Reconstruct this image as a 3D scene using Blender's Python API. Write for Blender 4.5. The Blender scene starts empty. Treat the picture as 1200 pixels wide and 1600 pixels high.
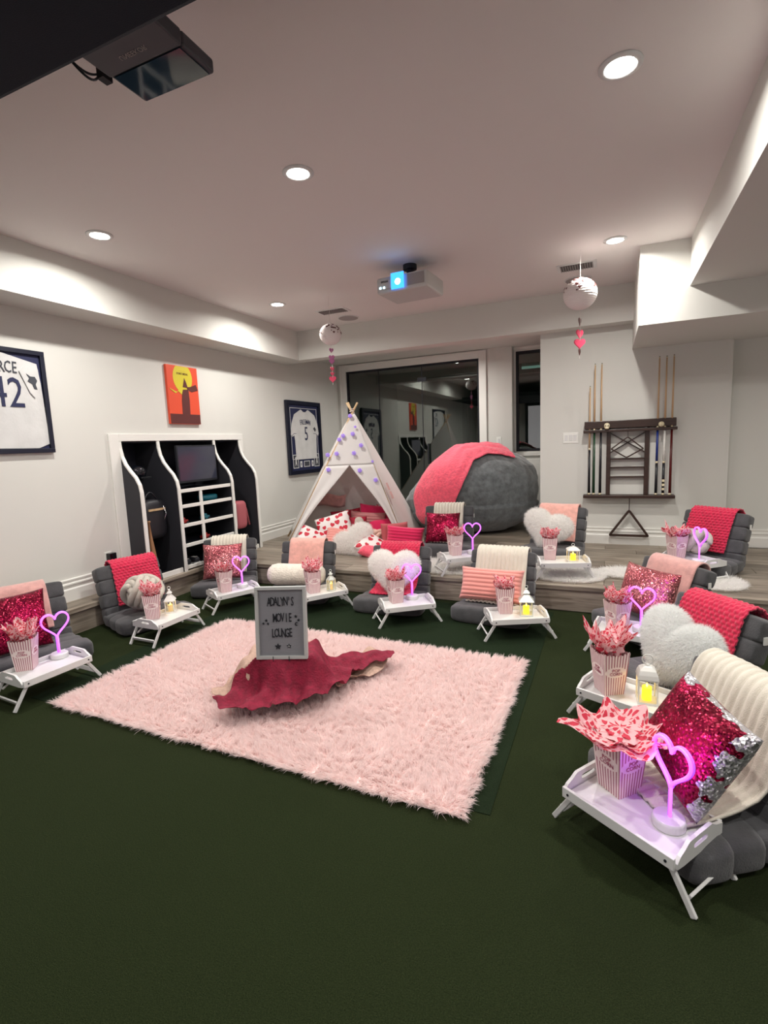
import bpy, bmesh, math, random
import numpy as np
from mathutils import Vector, Matrix, noise
C = bpy.context.scene.collection
random.seed(7); RNG = np.random.default_rng(7)
PI = math.pi
def rad(a): return a * PI / 180

# ---------------------------------------------------------------- camera
cam = bpy.data.objects.new('camera', bpy.data.cameras.new('camera')); C.objects.link(cam)
cam.data.sensor_fit = 'VERTICAL'; cam.data.sensor_height = 32.0; cam.data.lens = 796.9 / 1600 * 32.0
cam.data.clip_start = 0.05
def cam_rows(r, p, y):
    cr, sr, cp, sp, cy, sy = math.cos(r), math.sin(r), math.cos(p), math.sin(p), math.cos(y), math.sin(y)
    B = Matrix(((1,0,0),(0,0,-1),(0,1,0))); Ry = Matrix(((cy,-sy,0),(sy,cy,0),(0,0,1)))
    Rp = Matrix(((1,0,0),(0,cp,-sp),(0,sp,cp))); Rr = Matrix(((cr,-sr,0),(sr,cr,0),(0,0,1)))
    return Rr @ Rp @ B @ Ry
_R = cam_rows(-0.040273, 0.133224, -0.417468)
cam.matrix_world = Matrix((( _R[0][0], -_R[1][0], -_R[2][0], 0), (_R[0][1], -_R[1][1], -_R[2][1], 0), (_R[0][2], -_R[1][2], -_R[2][2], 1.45), (0,0,0,1)))
bpy.context.scene.camera = cam
# ---------------------------------------------------------------- world and exposure
w = bpy.data.worlds.new('night'); bpy.context.scene.world = w; w.use_nodes = True
w.node_tree.nodes['Background'].inputs[0].default_value = (0.6, 0.65, 0.8, 1)
w.node_tree.nodes['Background'].inputs[1].default_value = 0.02
vs = bpy.context.scene.view_settings
vs.view_transform = 'Standard'; vs.look = 'None'; vs.gamma = 1.0; vs.exposure = 0.0; vs.use_curve_mapping = False
LAMP_W = 30.0            # watts of every recessed downlight
DOWNLIGHTS = [(-3.31, 2.72), (-1.635, 2.68), (0.017, 2.60), (-3.30, 4.83), (0.017, 4.72)]
DOWNLIGHTS_REAR = [(-2.6, 0.5), (0.017, 0.5), (2.2, 4.2), (2.0, 1.6)]
NEON_W = 0.4             # watts of every violet heart lamp
SCREEN = 0.8             # fill glow of the unseen screen added behind the camera
ALCOVE_LIGHTS = [(-2.4, 6.95)]

# ---------------------------------------------------------------- dimensions
HS = 0.215; CZ = 2.985; SZ = 2.61; WX = -4.23; BY = 6.27; DY = 7.8; WY = 7.95

# ---------------------------------------------------------------- materials
def mat(name, col, rough=0.6, metal=0.0, var=0.0, vscale=8.0, bump=0.0, bscale=60.0, emit=None, estr=0.0, sheen=0.0, alpha=1.0, trans=0.0, coat=0.0, col2=None, stretch=None, spec=None):
    m = bpy.data.materials.new(name); m.use_nodes = True
    nt = m.node_tree; b = nt.nodes['Principled BSDF']; L = nt.links
    b.inputs['Base Color'].default_value = (*col, 1); b.inputs['Roughness'].default_value = rough
    b.inputs['Metallic'].default_value = metal
    b.inputs['Sheen Weight'].default_value = sheen
    b.inputs['Alpha'].default_value = alpha
    b.inputs['Transmission Weight'].default_value = trans
    b.inputs['Coat Weight'].default_value = coat
    if spec is not None: b.inputs['Specular IOR Level'].default_value = spec
    tc = nt.nodes.new('ShaderNodeTexCoord'); src = tc.outputs['Object']
    if stretch:
        mp = nt.nodes.new('ShaderNodeMapping'); mp.inputs['Scale'].default_value = stretch
        L.new(src, mp.inputs['Vector']); src = mp.outputs['Vector']
    if var or col2:
        n = nt.nodes.new('ShaderNodeTexNoise'); n.inputs['Scale'].default_value = vscale; n.inputs['Detail'].default_value = 4
        L.new(src, n.inputs['Vector'])
        r = nt.nodes.new('ShaderNodeValToRGB'); L.new(n.outputs['Fac'], r.inputs['Fac'])
        r.color_ramp.elements[0].position = 0.3; r.color_ramp.elements[1].position = 0.7
        c2 = col2 or tuple(min(1, c * (1 + var)) for c in col); c1 = col if col2 else tuple(c * (1 - var) for c in col)
        r.color_ramp.elements[0].color = (*c1, 1); r.color_ramp.elements[1].color = (*c2, 1)
        L.new(r.outputs['Color'], b.inputs['Base Color'])
    if bump:
        n2 = nt.nodes.new('ShaderNodeTexNoise'); n2.inputs['Scale'].default_value = bscale; n2.inputs['Detail'].default_value = 5
        L.new(src, n2.inputs['Vector'])
        bp = nt.nodes.new('ShaderNodeBump'); bp.inputs['Strength'].default_value = bump; bp.inputs['Distance'].default_value = 0.01
        L.new(n2.outputs['Fac'], bp.inputs['Height']); L.new(bp.outputs['Normal'], b.inputs['Normal'])
    if emit:
        b.inputs['Emission Color'].default_value = (*emit, 1); b.inputs['Emission Strength'].default_value = estr
    return m
def N(nt, t, **kw):
    n = nt.nodes.new(t)
    for k, v in kw.items(): setattr(n, k, v)
    return n
def mth(nt, op, a, b=None, c=None):
    n = nt.nodes.new('ShaderNodeMath'); n.operation = op
    for i, v in enumerate((a, b, c)):
        if v is None: continue
        if isinstance(v, (int, float)): n.inputs[i].default_value = v
        else: nt.links.new(v, n.inputs[i])
    return n.outputs[0]

M = {}
M['wall'] = mat('painted_wall', (0.655, 0.65, 0.61), 0.85, bump=0.05, bscale=250)
M['ceiling'] = mat('ceiling_paint', (0.75, 0.71, 0.69), 0.9, bump=0.05, bscale=250)
M['trim'] = mat('white_trim', (0.78, 0.77, 0.73), 0.45)
M['turf'] = mat('putting_turf', (0.011, 0.018, 0.005), 0.95, vscale=260, col2=(0.034, 0.047, 0.017), bump=0.9, bscale=420, spec=0.1)
M['turf2'] = mat('turf_inlay', (0.008, 0.017, 0.007), 0.95, vscale=300, col2=(0.022, 0.038, 0.017), bump=0.9, bscale=420, spec=0.1)
def wood_mat():
    m = mat('grey_oak_plank', (0.3, 0.25, 0.2), 0.5); nt = m.node_tree; b = nt.nodes['Principled BSDF']
    tc = N(nt, 'ShaderNodeTexCoord'); oi = N(nt, 'ShaderNodeObjectInfo')
    add = N(nt, 'ShaderNodeVectorMath', operation='ADD'); nt.links.new(tc.outputs['Object'], add.inputs[0])
    cx = N(nt, 'ShaderNodeCombineXYZ'); nt.links.new(mth(nt, 'MULTIPLY', oi.outputs['Random'], 37.0), cx.inputs[0]); nt.links.new(mth(nt, 'MULTIPLY', oi.outputs['Random'], 91.0), cx.inputs[1])
    nt.links.new(cx.outputs[0], add.inputs[1])
    mp = N(nt, 'ShaderNodeMapping'); mp.inputs['Scale'].default_value = (1.6, 22, 22); nt.links.new(add.outputs[0], mp.inputs['Vector'])
    n = N(nt, 'ShaderNodeTexNoise'); n.inputs['Scale'].default_value = 1.6; n.inputs['Detail'].default_value = 6; n.inputs['Distortion'].default_value = 0.6
    nt.links.new(mp.outputs[0], n.inputs['Vector'])
    r = N(nt, 'ShaderNodeValToRGB'); nt.links.new(n.outputs['Fac'], r.inputs['Fac'])
    e = r.color_ramp.elements; e[0].position = 0.3; e[0].color = (0.125, 0.098, 0.072, 1); e[1].position = 0.72; e[1].color = (0.36, 0.31, 0.25, 1)
    mx = N(nt, 'ShaderNodeHueSaturation'); nt.links.new(r.outputs['Color'], mx.inputs['Color'])
    nt.links.new(mth(nt, 'MULTIPLY_ADD', oi.outputs['Random'], 0.4, 0.8), mx.inputs['Value'])
    nt.links.new(mx.outputs['Color'], b.inputs['Base Color'])
    return m
M['plank'] = wood_mat()
M['black'] = mat('matte_black', (0.006, 0.007, 0.012), 0.7)
M['blackgloss'] = mat('black_gloss', (0.004, 0.005, 0.008), 0.08)
M['fabric_black'] = mat('black_enclosure_fabric', (0.006, 0.008, 0.016), 0.95, bump=0.3, bscale=300)
M['panel_black'] = mat('locker_black_panel', (0.007, 0.008, 0.016), 0.55)
M['panel_side'] = mat('locker_side_panel', (0.022, 0.022, 0.028), 0.6)
M['screen'] = mat('dark_screen', (0.035, 0.038, 0.06), 0.12)
M['chair'] = mat('charcoal_suede', (0.062, 0.062, 0.066), 0.9, var=0.2, vscale=14, bump=0.35, bscale=160, sheen=0.25)
M['bag'] = mat('grey_velvet_beanbag', (0.105, 0.115, 0.12), 0.85, var=0.35, vscale=16, bump=0.5, bscale=50, sheen=0.5)
M['white'] = mat('white_painted_wood', (0.68, 0.68, 0.67), 0.4, var=0.05, vscale=5)
M['whitemetal'] = mat('white_lantern_metal', (0.78, 0.78, 0.74), 0.4)
M['galv'] = mat('antique_white_metal', (0.66, 0.70, 0.64), 0.35, metal=0.2)
M['greyrib'] = mat('ivory_ribbed_plush', (0.72, 0.67, 0.57), 0.9, bump=0.5, bscale=300, sheen=0.3)
M['pinkfleece'] = mat('pale_pink_fleece', (0.78, 0.40, 0.34), 0.95, var=0.12, vscale=25, bump=0.5, bscale=200, sheen=0.5)
M['dustyfleece'] = mat('dusty_pink_fleece', (0.66, 0.35, 0.32), 0.95, var=0.12, vscale=25, bump=0.5, bscale=200, sheen=0.5)
M['redplush'] = mat('raspberry_red_plush', (0.62, 0.012, 0.065), 0.9, var=0.15, vscale=40, bump=0.5, bscale=260, sheen=0.3)
M['coral'] = mat('coral_pink_knit', (0.84, 0.10, 0.16), 0.9, var=0.15, vscale=30, bump=1.0, bscale=45, sheen=0.3)
M['pinkrib'] = mat('blush_ribbed_plush', (0.80, 0.32, 0.28), 0.9, bump=0.4, bscale=300, sheen=0.3)
M['mauverib'] = mat('mauve_ribbed_plush', (0.52, 0.20, 0.20), 0.9, bump=0.4, bscale=300)
M['hotpink'] = mat('hot_pink_ribbed_plush', (0.72, 0.012, 0.10), 0.9, bump=0.4, bscale=300, sheen=0.3)
M['rosevelvet'] = mat('rose_velvet', (0.45, 0.09, 0.10), 0.85)
M['darkred'] = mat('dark_red_velvet', (0.35, 0.006, 0.03), 0.8)
M['knot'] = mat('oatmeal_knot_knit', (0.56, 0.51, 0.44), 0.9, var=0.06, vscale=30, bump=0.6, bscale=180, sheen=0.3)
M['knotpink'] = mat('pale_pink_knot_knit', (0.72, 0.46, 0.38), 0.9, bump=0.5, bscale=180)
def fur_mat(name, col):
    m = mat(name, col, 0.9); nt = m.node_tree; b = nt.nodes['Principled BSDF']; b.inputs['Specular IOR Level'].default_value = .2
    o = nt.nodes['Material Output']; t = N(nt, 'ShaderNodeBsdfTranslucent'); t.inputs[0].default_value = (*col, 1); ms = N(nt, 'ShaderNodeMixShader'); ms.inputs[0].default_value = .55
    nt.links.new(b.outputs[0], ms.inputs[1]); nt.links.new(t.outputs[0], ms.inputs[2]); nt.links.new(ms.outputs[0], o.inputs[0]); return m
M['furwhite0'] = mat('white_faux_fur', (0.80, 0.78, 0.74), 0.9, sheen=0.3)
M['furgrey'] = mat('silver_white_faux_fur', (0.66, 0.68, 0.66), 0.9, sheen=0.3)
M['furwhite'] = fur_mat('white_fur_strands', (0.98, 0.97, 0.95)); M['furgrey'] = fur_mat('silver_fur_strands', (0.92, 0.93, 0.92)); M['rugfur'] = fur_mat('blush_shag_strands', (0.97, 0.855, 0.84))
M['furcream'] = mat('cream_plush', (0.80, 0.74, 0.64), 0.9, var=0.08, vscale=30, bump=1.0, bscale=70)
M['rug'] = mat('blush_shag_pile', (0.90, 0.50, 0.47), 0.85, vscale=9, col2=(0.98, 0.72, 0.67), sheen=0.2)
M['rugback'] = mat('rug_backing', (0.92, 0.72, 0.70), 0.9)
M['beige'] = mat('blush_beige_chiffon', (0.50, 0.33, 0.26), 0.8, var=0.12, vscale=60, bump=0.5, bscale=120)
M['wine'] = mat('wine_red_chiffon', (0.215, 0.003, 0.026), 0.8, var=0.25, vscale=30, bump=0.6, bscale=90)
M['boardgrey'] = mat('grey_felt_board', (0.27, 0.27, 0.29), 0.95, bump=0.3, bscale=300)
M['framegrey'] = mat('silver_grey_frame', (0.42, 0.43, 0.42), 0.5)
M['canvas'] = mat('teepee_canvas', (0.86, 0.84, 0.82), 0.9, bump=0.15, bscale=200)
_m = M['canvas']; _nt = _m.node_tree; _t = N(_nt, 'ShaderNodeBsdfTranslucent'); _t.inputs[0].default_value = (.74, .66, .62, 1); _x = N(_nt, 'ShaderNodeMixShader'); _x.inputs[0].default_value = .28
_nt.links.new(_nt.nodes['Principled BSDF'].outputs[0], _x.inputs[1]); _nt.links.new(_t.outputs[0], _x.inputs[2]); _nt.links.new(_x.outputs[0], _nt.nodes['Material Output'].inputs[0])
M['pole'] = mat('pine_pole', (0.52, 0.36, 0.20), 0.6, var=0.2, vscale=20)
M['navy'] = mat('navy_blue', (0.012, 0.016, 0.065), 0.6)
M['navyframe'] = mat('black_navy_frame', (0.006, 0.008, 0.022), 0.4)
M['jersey'] = mat('white_jersey_cloth', (0.62, 0.62, 0.61), 0.85, var=0.06, vscale=8, bump=0.2, bscale=30)
M['charcoal'] = mat('charcoal_print', (0.05, 0.055, 0.07), 0.8)
M['orange'] = mat('poster_orange', (0.70, 0.075, 0.028), 0.5, stretch=(1,1,1))
M['yellow'] = mat('poster_yellow', (0.62, 0.52, 0.03), 0.5)
M['maroon'] = mat('poster_brown', (0.10, 0.02, 0.018), 0.5)
M['rack'] = mat('dark_walnut', (0.035, 0.016, 0.010), 0.35, var=0.3, vscale=12, stretch=(1, 1, 6))
M['cuemaple'] = mat('cue_maple', (0.55, 0.36, 0.20), 0.35)
M['cueblack'] = mat('cue_black', (0.008, 0.008, 0.012), 0.3)
M['cuegreen'] = mat('cue_green', (0.01, 0.05, 0.02), 0.3)
M['cueblue'] = mat('cue_blue', (0.01, 0.03, 0.20), 0.3)
M['cuered'] = mat('cue_red', (0.10, 0.006, 0.006), 0.3)
M['ivory'] = mat('ivory_ball', (0.70, 0.62, 0.42), 0.15)
M['projwhite'] = mat('projector_white', (0.55, 0.54, 0.52), 0.5)
M['bluelens'] = mat('lit_projector_lens', (0.02, 0.1, 0.6), 0.2, emit=(0.03, 0.25, 1.0), estr=3.0)
M['bluelens2'] = mat('lit_lens_core', (0.4, 0.8, 1.0), 0.2, emit=(0.35, 0.9, 1.0), estr=14.0)
M['ledblue'] = mat('status_led', (0.4, 0.7, 1.0), 0.2, emit=(0.5, 0.85, 1.0), estr=5.0)
M['lampdisc'] = mat('lit_downlight', (1, 1, 1), 0.5, emit=(1.0, 0.97, 0.9), estr=28.0)
M['lantern_paper'] = mat('white_paper_lantern', (0.80, 0.74, 0.72), 0.8)
M['bluegrey'] = mat('monitor_grey', (0.045, 0.042, 0.055), 0.5)
M['steelblue'] = mat('monitor_glass', (0.02, 0.045, 0.07), 0.05)
M['speaker'] = mat('ceiling_speaker_grille', (0.34, 0.31, 0.30), 0.9)
M['ventdark'] = mat('vent_gap', (0.10, 0.095, 0.09), 0.8)
M['plate'] = mat('switch_plate', (0.80, 0.80, 0.76), 0.4)
M['neon'] = mat('lit_violet_tube', (0.6, 0.2, 1.0), 0.3, emit=(0.38, 0.06, 1.0), estr=1.1)
M['neoncore'] = mat('lit_pink_tube', (1.0, 0.3, 1.0), 0.3, emit=(0.66, 0.12, 1.0), estr=1.2)
M['candle'] = mat('yellow_led_candle', (0.9, 0.7, 0.1), 0.5, emit=(1.0, 0.62, 0.0), estr=1.5)
M['candlecream'] = mat('cream_candle', (0.75, 0.62, 0.36), 0.5, emit=(1.0, 0.55, 0.15), estr=0.35)
M['flame'] = mat('candle_flame', (1, 0.6, 0.2), 0.5, emit=(1.0, 0.55, 0.08), estr=9.0)
M['chrome'] = mat('chrome', (0.6, 0.6, 0.62), 0.2, metal=1)
M['redtoy'] = mat('red_plastic', (0.35, 0.01, 0.01), 0.4)
M['tealtoy'] = mat('teal_plastic', (0.01, 0.16, 0.22), 0.4)
M['batwood'] = mat('bat_wood', (0.30, 0.15, 0.07), 0.4)
M['bagblack'] = mat('black_nylon', (0.012, 0.012, 0.016), 0.5)
M['pinkbag'] = mat('pink_nylon', (0.42, 0.10, 0.12), 0.6)
M['rosepurple'] = mat('lit_lilac_rose', (0.38, 0.25, 0.62), 0.6, emit=(0.40, 0.28, 1.0), estr=0.22)
M['heartpink'] = mat('pink_paper_heart', (0.85, 0.07, 0.16), 0.6)
M['heartmauve'] = mat('mauve_paper_heart', (0.42, 0.12, 0.28), 0.6)
M['string'] = mat('white_string', (0.7, 0.65, 0.62), 0.8)
M['printpink'] = mat('rose_ink', (0.40, 0.08, 0.14), 0.6)
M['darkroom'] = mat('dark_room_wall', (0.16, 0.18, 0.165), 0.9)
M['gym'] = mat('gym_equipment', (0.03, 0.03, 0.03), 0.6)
M['tubewhite'] = mat('lit_strip_lamp', (0.8, 0.9, 0.9), 0.5, emit=(0.6, 0.9, 0.85), estr=0.35)
def glass_mat(name, tint, refl, rough=0.0):
    m = bpy.data.materials.new(name); m.use_nodes = True; nt = m.node_tree; nt.nodes.clear()
    o = N(nt, 'ShaderNodeOutputMaterial'); mx = N(nt, 'ShaderNodeMixShader'); t = N(nt, 'ShaderNodeBsdfTransparent'); g = N(nt, 'ShaderNodeBsdfGlossy')
    t.inputs[0].default_value = (*tint, 1); g.inputs['Roughness'].default_value = rough
    lw = N(nt, 'ShaderNodeLayerWeight'); lw.inputs['Blend'].default_value = 0.25
    nt.links.new(mth(nt, 'MULTIPLY_ADD', lw.outputs['Fresnel'], 0.6, refl), mx.inputs[0])
    nt.links.new(t.outputs[0], mx.inputs[1]); nt.links.new(g.outputs[0], mx.inputs[2]); nt.links.new(mx.outputs[0], o.inputs[0])
    return m
M['glass'] = glass_mat('door_glass', (0.62, 0.72, 0.67), 0.13)
M['clearglass'] = glass_mat('lantern_glass', (0.95, 0.97, 0.95), 0.03)
def seq_mat(name, c1, c2, thr=None, csil=(0.72, 0.70, 0.74)):
    m = mat(name, c1, 0.28, metal=0.75); nt = m.node_tree; b = nt.nodes['Principled BSDF']
    tc = N(nt, 'ShaderNodeTexCoord'); v = N(nt, 'ShaderNodeTexVoronoi'); v.inputs['Scale'].default_value = 170
    nt.links.new(tc.outputs['Object'], v.inputs['Vector'])
    sb = N(nt, 'ShaderNodeVectorMath', operation='SUBTRACT'); nt.links.new(v.outputs['Color'], sb.inputs[0]); sb.inputs[1].default_value = (.5, .5, .5)
    sc = N(nt, 'ShaderNodeVectorMath', operation='SCALE'); nt.links.new(sb.outputs[0], sc.inputs[0]); sc.inputs['Scale'].default_value = 1.15
    ge = N(nt, 'ShaderNodeNewGeometry'); ad = N(nt, 'ShaderNodeVectorMath', operation='ADD'); nt.links.new(ge.outputs['Normal'], ad.inputs[0]); nt.links.new(sc.outputs[0], ad.inputs[1])
    nn = N(nt, 'ShaderNodeVectorMath', operation='NORMALIZE'); nt.links.new(ad.outputs[0], nn.inputs[0]); nt.links.new(nn.outputs[0], b.inputs['Normal'])
    n = N(nt, 'ShaderNodeTexNoise'); n.inputs['Scale'].default_value = 9; nt.links.new(tc.outputs['Object'], n.inputs['Vector'])
    r = N(nt, 'ShaderNodeValToRGB'); r.color_ramp.elements[0].position = .42; r.color_ramp.elements[1].position = .6
    r.color_ramp.elements[0].color = (*c1, 1); r.color_ramp.elements[1].color = (*c2, 1); nt.links.new(n.outputs['Fac'], r.inputs['Fac'])
    out = r.outputs['Color']
    if thr is not None:   # silver reverse side of the sequins shows along one edge of the cover
        sp = N(nt, 'ShaderNodeSeparateXYZ'); nt.links.new(tc.outputs['Object'], sp.inputs[0])
        n3 = N(nt, 'ShaderNodeTexNoise'); n3.inputs['Scale'].default_value = 14; nt.links.new(tc.outputs['Object'], n3.inputs['Vector'])
        ed = mth(nt, 'ADD', mth(nt, 'MAXIMUM', sp.outputs[0], mth(nt, 'SUBTRACT', sp.outputs[2], .02)) if 'silver' in name else sp.outputs[0], mth(nt, 'MULTIPLY', n3.outputs['Fac'], 0.12))
        f = mth(nt, 'GREATER_THAN', ed, thr)
        mx = N(nt, 'ShaderNodeMix', data_type='RGBA'); nt.links.new(f, mx.inputs['Factor']); nt.links.new(out, mx.inputs[6]); mx.inputs[7].default_value = (*csil, 1)
        out = mx.outputs[2]
    nt.links.new(out, b.inputs['Base Color'])
    return m
M['seqred'] = seq_mat('magenta_sequins', (0.20, 0.003, 0.025), (0.50, 0.010, 0.075))
M['seqsilver'] = seq_mat('magenta_and_silver_sequins', (0.20, 0.003, 0.025), (0.50, 0.010, 0.075), 0.21)
M['seqrose'] = seq_mat('rose_gold_sequins', (0.52, 0.13, 0.15), (0.72, 0.26, 0.27))
def heart_nodes(nt, scale, size, coord='UV'):
    tc = N(nt, 'ShaderNodeTexCoord'); v = N(nt, 'ShaderNodeTexVoronoi'); v.voronoi_dimensions = '2D'; v.inputs['Scale'].default_value = scale; v.inputs['Randomness'].default_value = 0.55
    nt.links.new(tc.outputs[coord], v.inputs['Vector'])
    ms = N(nt, 'ShaderNodeVectorMath', operation='SCALE'); nt.links.new(tc.outputs[coord], ms.inputs[0]); ms.inputs['Scale'].default_value = scale
    ps = N(nt, 'ShaderNodeVectorMath', operation='SCALE'); nt.links.new(v.outputs['Position'], ps.inputs[0]); ps.inputs['Scale'].default_value = scale
    d = N(nt, 'ShaderNodeVectorMath', operation='SUBTRACT'); nt.links.new(ms.outputs[0], d.inputs[0]); nt.links.new(ps.outputs[0], d.inputs[1])
    vr = N(nt, 'ShaderNodeVectorRotate'); vr.rotation_type = 'Z_AXIS'; nt.links.new(d.outputs[0], vr.inputs['Vector'])
    spc = N(nt, 'ShaderNodeSeparateColor'); nt.links.new(v.outputs['Color'], spc.inputs[0])
    nt.links.new(mth(nt, 'MULTIPLY_ADD', spc.outputs[0], 1.6, -0.8), vr.inputs['Angle'])
    sp = N(nt, 'ShaderNodeSeparateXYZ'); nt.links.new(vr.outputs[0], sp.inputs[0])
    sz = mth(nt, 'MULTIPLY_ADD', spc.outputs[1], size * 0.5, size * 0.7)
    x = mth(nt, 'DIVIDE', sp.outputs[0], sz); y = mth(nt, 'DIVIDE', sp.outputs[1], sz)
    x2 = mth(nt, 'MULTIPLY', x, x); y2 = mth(nt, 'MULTIPLY', y, y)
    a = mth(nt, 'SUBTRACT', mth(nt, 'ADD', x2, y2), 1.0); a3 = mth(nt, 'MULTIPLY', mth(nt, 'MULTIPLY', a, a), a)
    f = mth(nt, 'SUBTRACT', a3, mth(nt, 'MULTIPLY', x2, mth(nt, 'MULTIPLY', y2, y)))
    return mth(nt, 'LESS_THAN', f, 0.0)
def heart_mat(name, base, hc, scale, size, coord='UV', rough=0.6, transl=0.0):
    m = mat(name, base, rough); nt = m.node_tree; b = nt.nodes['Principled BSDF']
    f = heart_nodes(nt, scale, size, coord)
    mx = N(nt, 'ShaderNodeMix', data_type='RGBA'); nt.links.new(f, mx.inputs['Factor']); mx.inputs[6].default_value = (*base, 1); mx.inputs[7].default_value = (*hc, 1)
    nt.links.new(mx.outputs[2], b.inputs['Base Color'])
    if transl:
        o = nt.nodes['Material Output']; t = N(nt, 'ShaderNodeBsdfTranslucent'); nt.links.new(mx.outputs[2], t.inputs[0])
        ms = N(nt, 'ShaderNodeMixShader'); ms.inputs[0].default_value = transl; nt.links.new(b.outputs[0], ms.inputs[1]); nt.links.new(t.outputs[0], ms.inputs[2]); nt.links.new(ms.outputs[0], o.inputs[0])
    return m
M['tissue'] = heart_mat('heart_tissue_paper', (0.88, 0.52, 0.54), (0.66, 0.035, 0.075), 9.0, 0.34, transl=0.3)
M['heartpillow'] = heart_mat('red_heart_print_plush', (0.80, 0.74, 0.72), (0.55, 0.010, 0.035), 6.0, 0.34)
def stripe_mat():
    m = mat('pink_striped_card', (0.86, 0.72, 0.70), 0.6); nt = m.node_tree; b = nt.nodes['Principled BSDF']
    tc = N(nt, 'ShaderNodeTexCoord'); sp = N(nt, 'ShaderNodeSeparateXYZ'); nt.links.new(tc.outputs['UV'], sp.inputs[0])
    fr = mth(nt, 'FRACT', mth(nt, 'MULTIPLY', sp.outputs[0], 9.0)); st = mth(nt, 'GREATER_THAN', fr, 0.56)
    dx = mth(nt, 'SUBTRACT', sp.outputs[0], 0.5); dy = mth(nt, 'SUBTRACT', sp.outputs[1], 0.56)
    el = mth(nt, 'ADD', mth(nt, 'MULTIPLY', mth(nt, 'MULTIPLY', dx, dx), 5.0), mth(nt, 'MULTIPLY', mth(nt, 'MULTIPLY', dy, dy), 60.0))
    keep = mth(nt, 'GREATER_THAN', el, 1.0); f = mth(nt, 'MULTIPLY', st, keep)
    mx = N(nt, 'ShaderNodeMix', data_type='RGBA'); nt.links.new(f, mx.inputs['Factor']); mx.inputs[6].default_value = (0.86, 0.72, 0.70, 1); mx.inputs[7].default_value = (0.42, 0.16, 0.20, 1)
    nt.links.new(mx.outputs[2], b.inputs['Base Color']); return m
M['stripe'] = stripe_mat()

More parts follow.
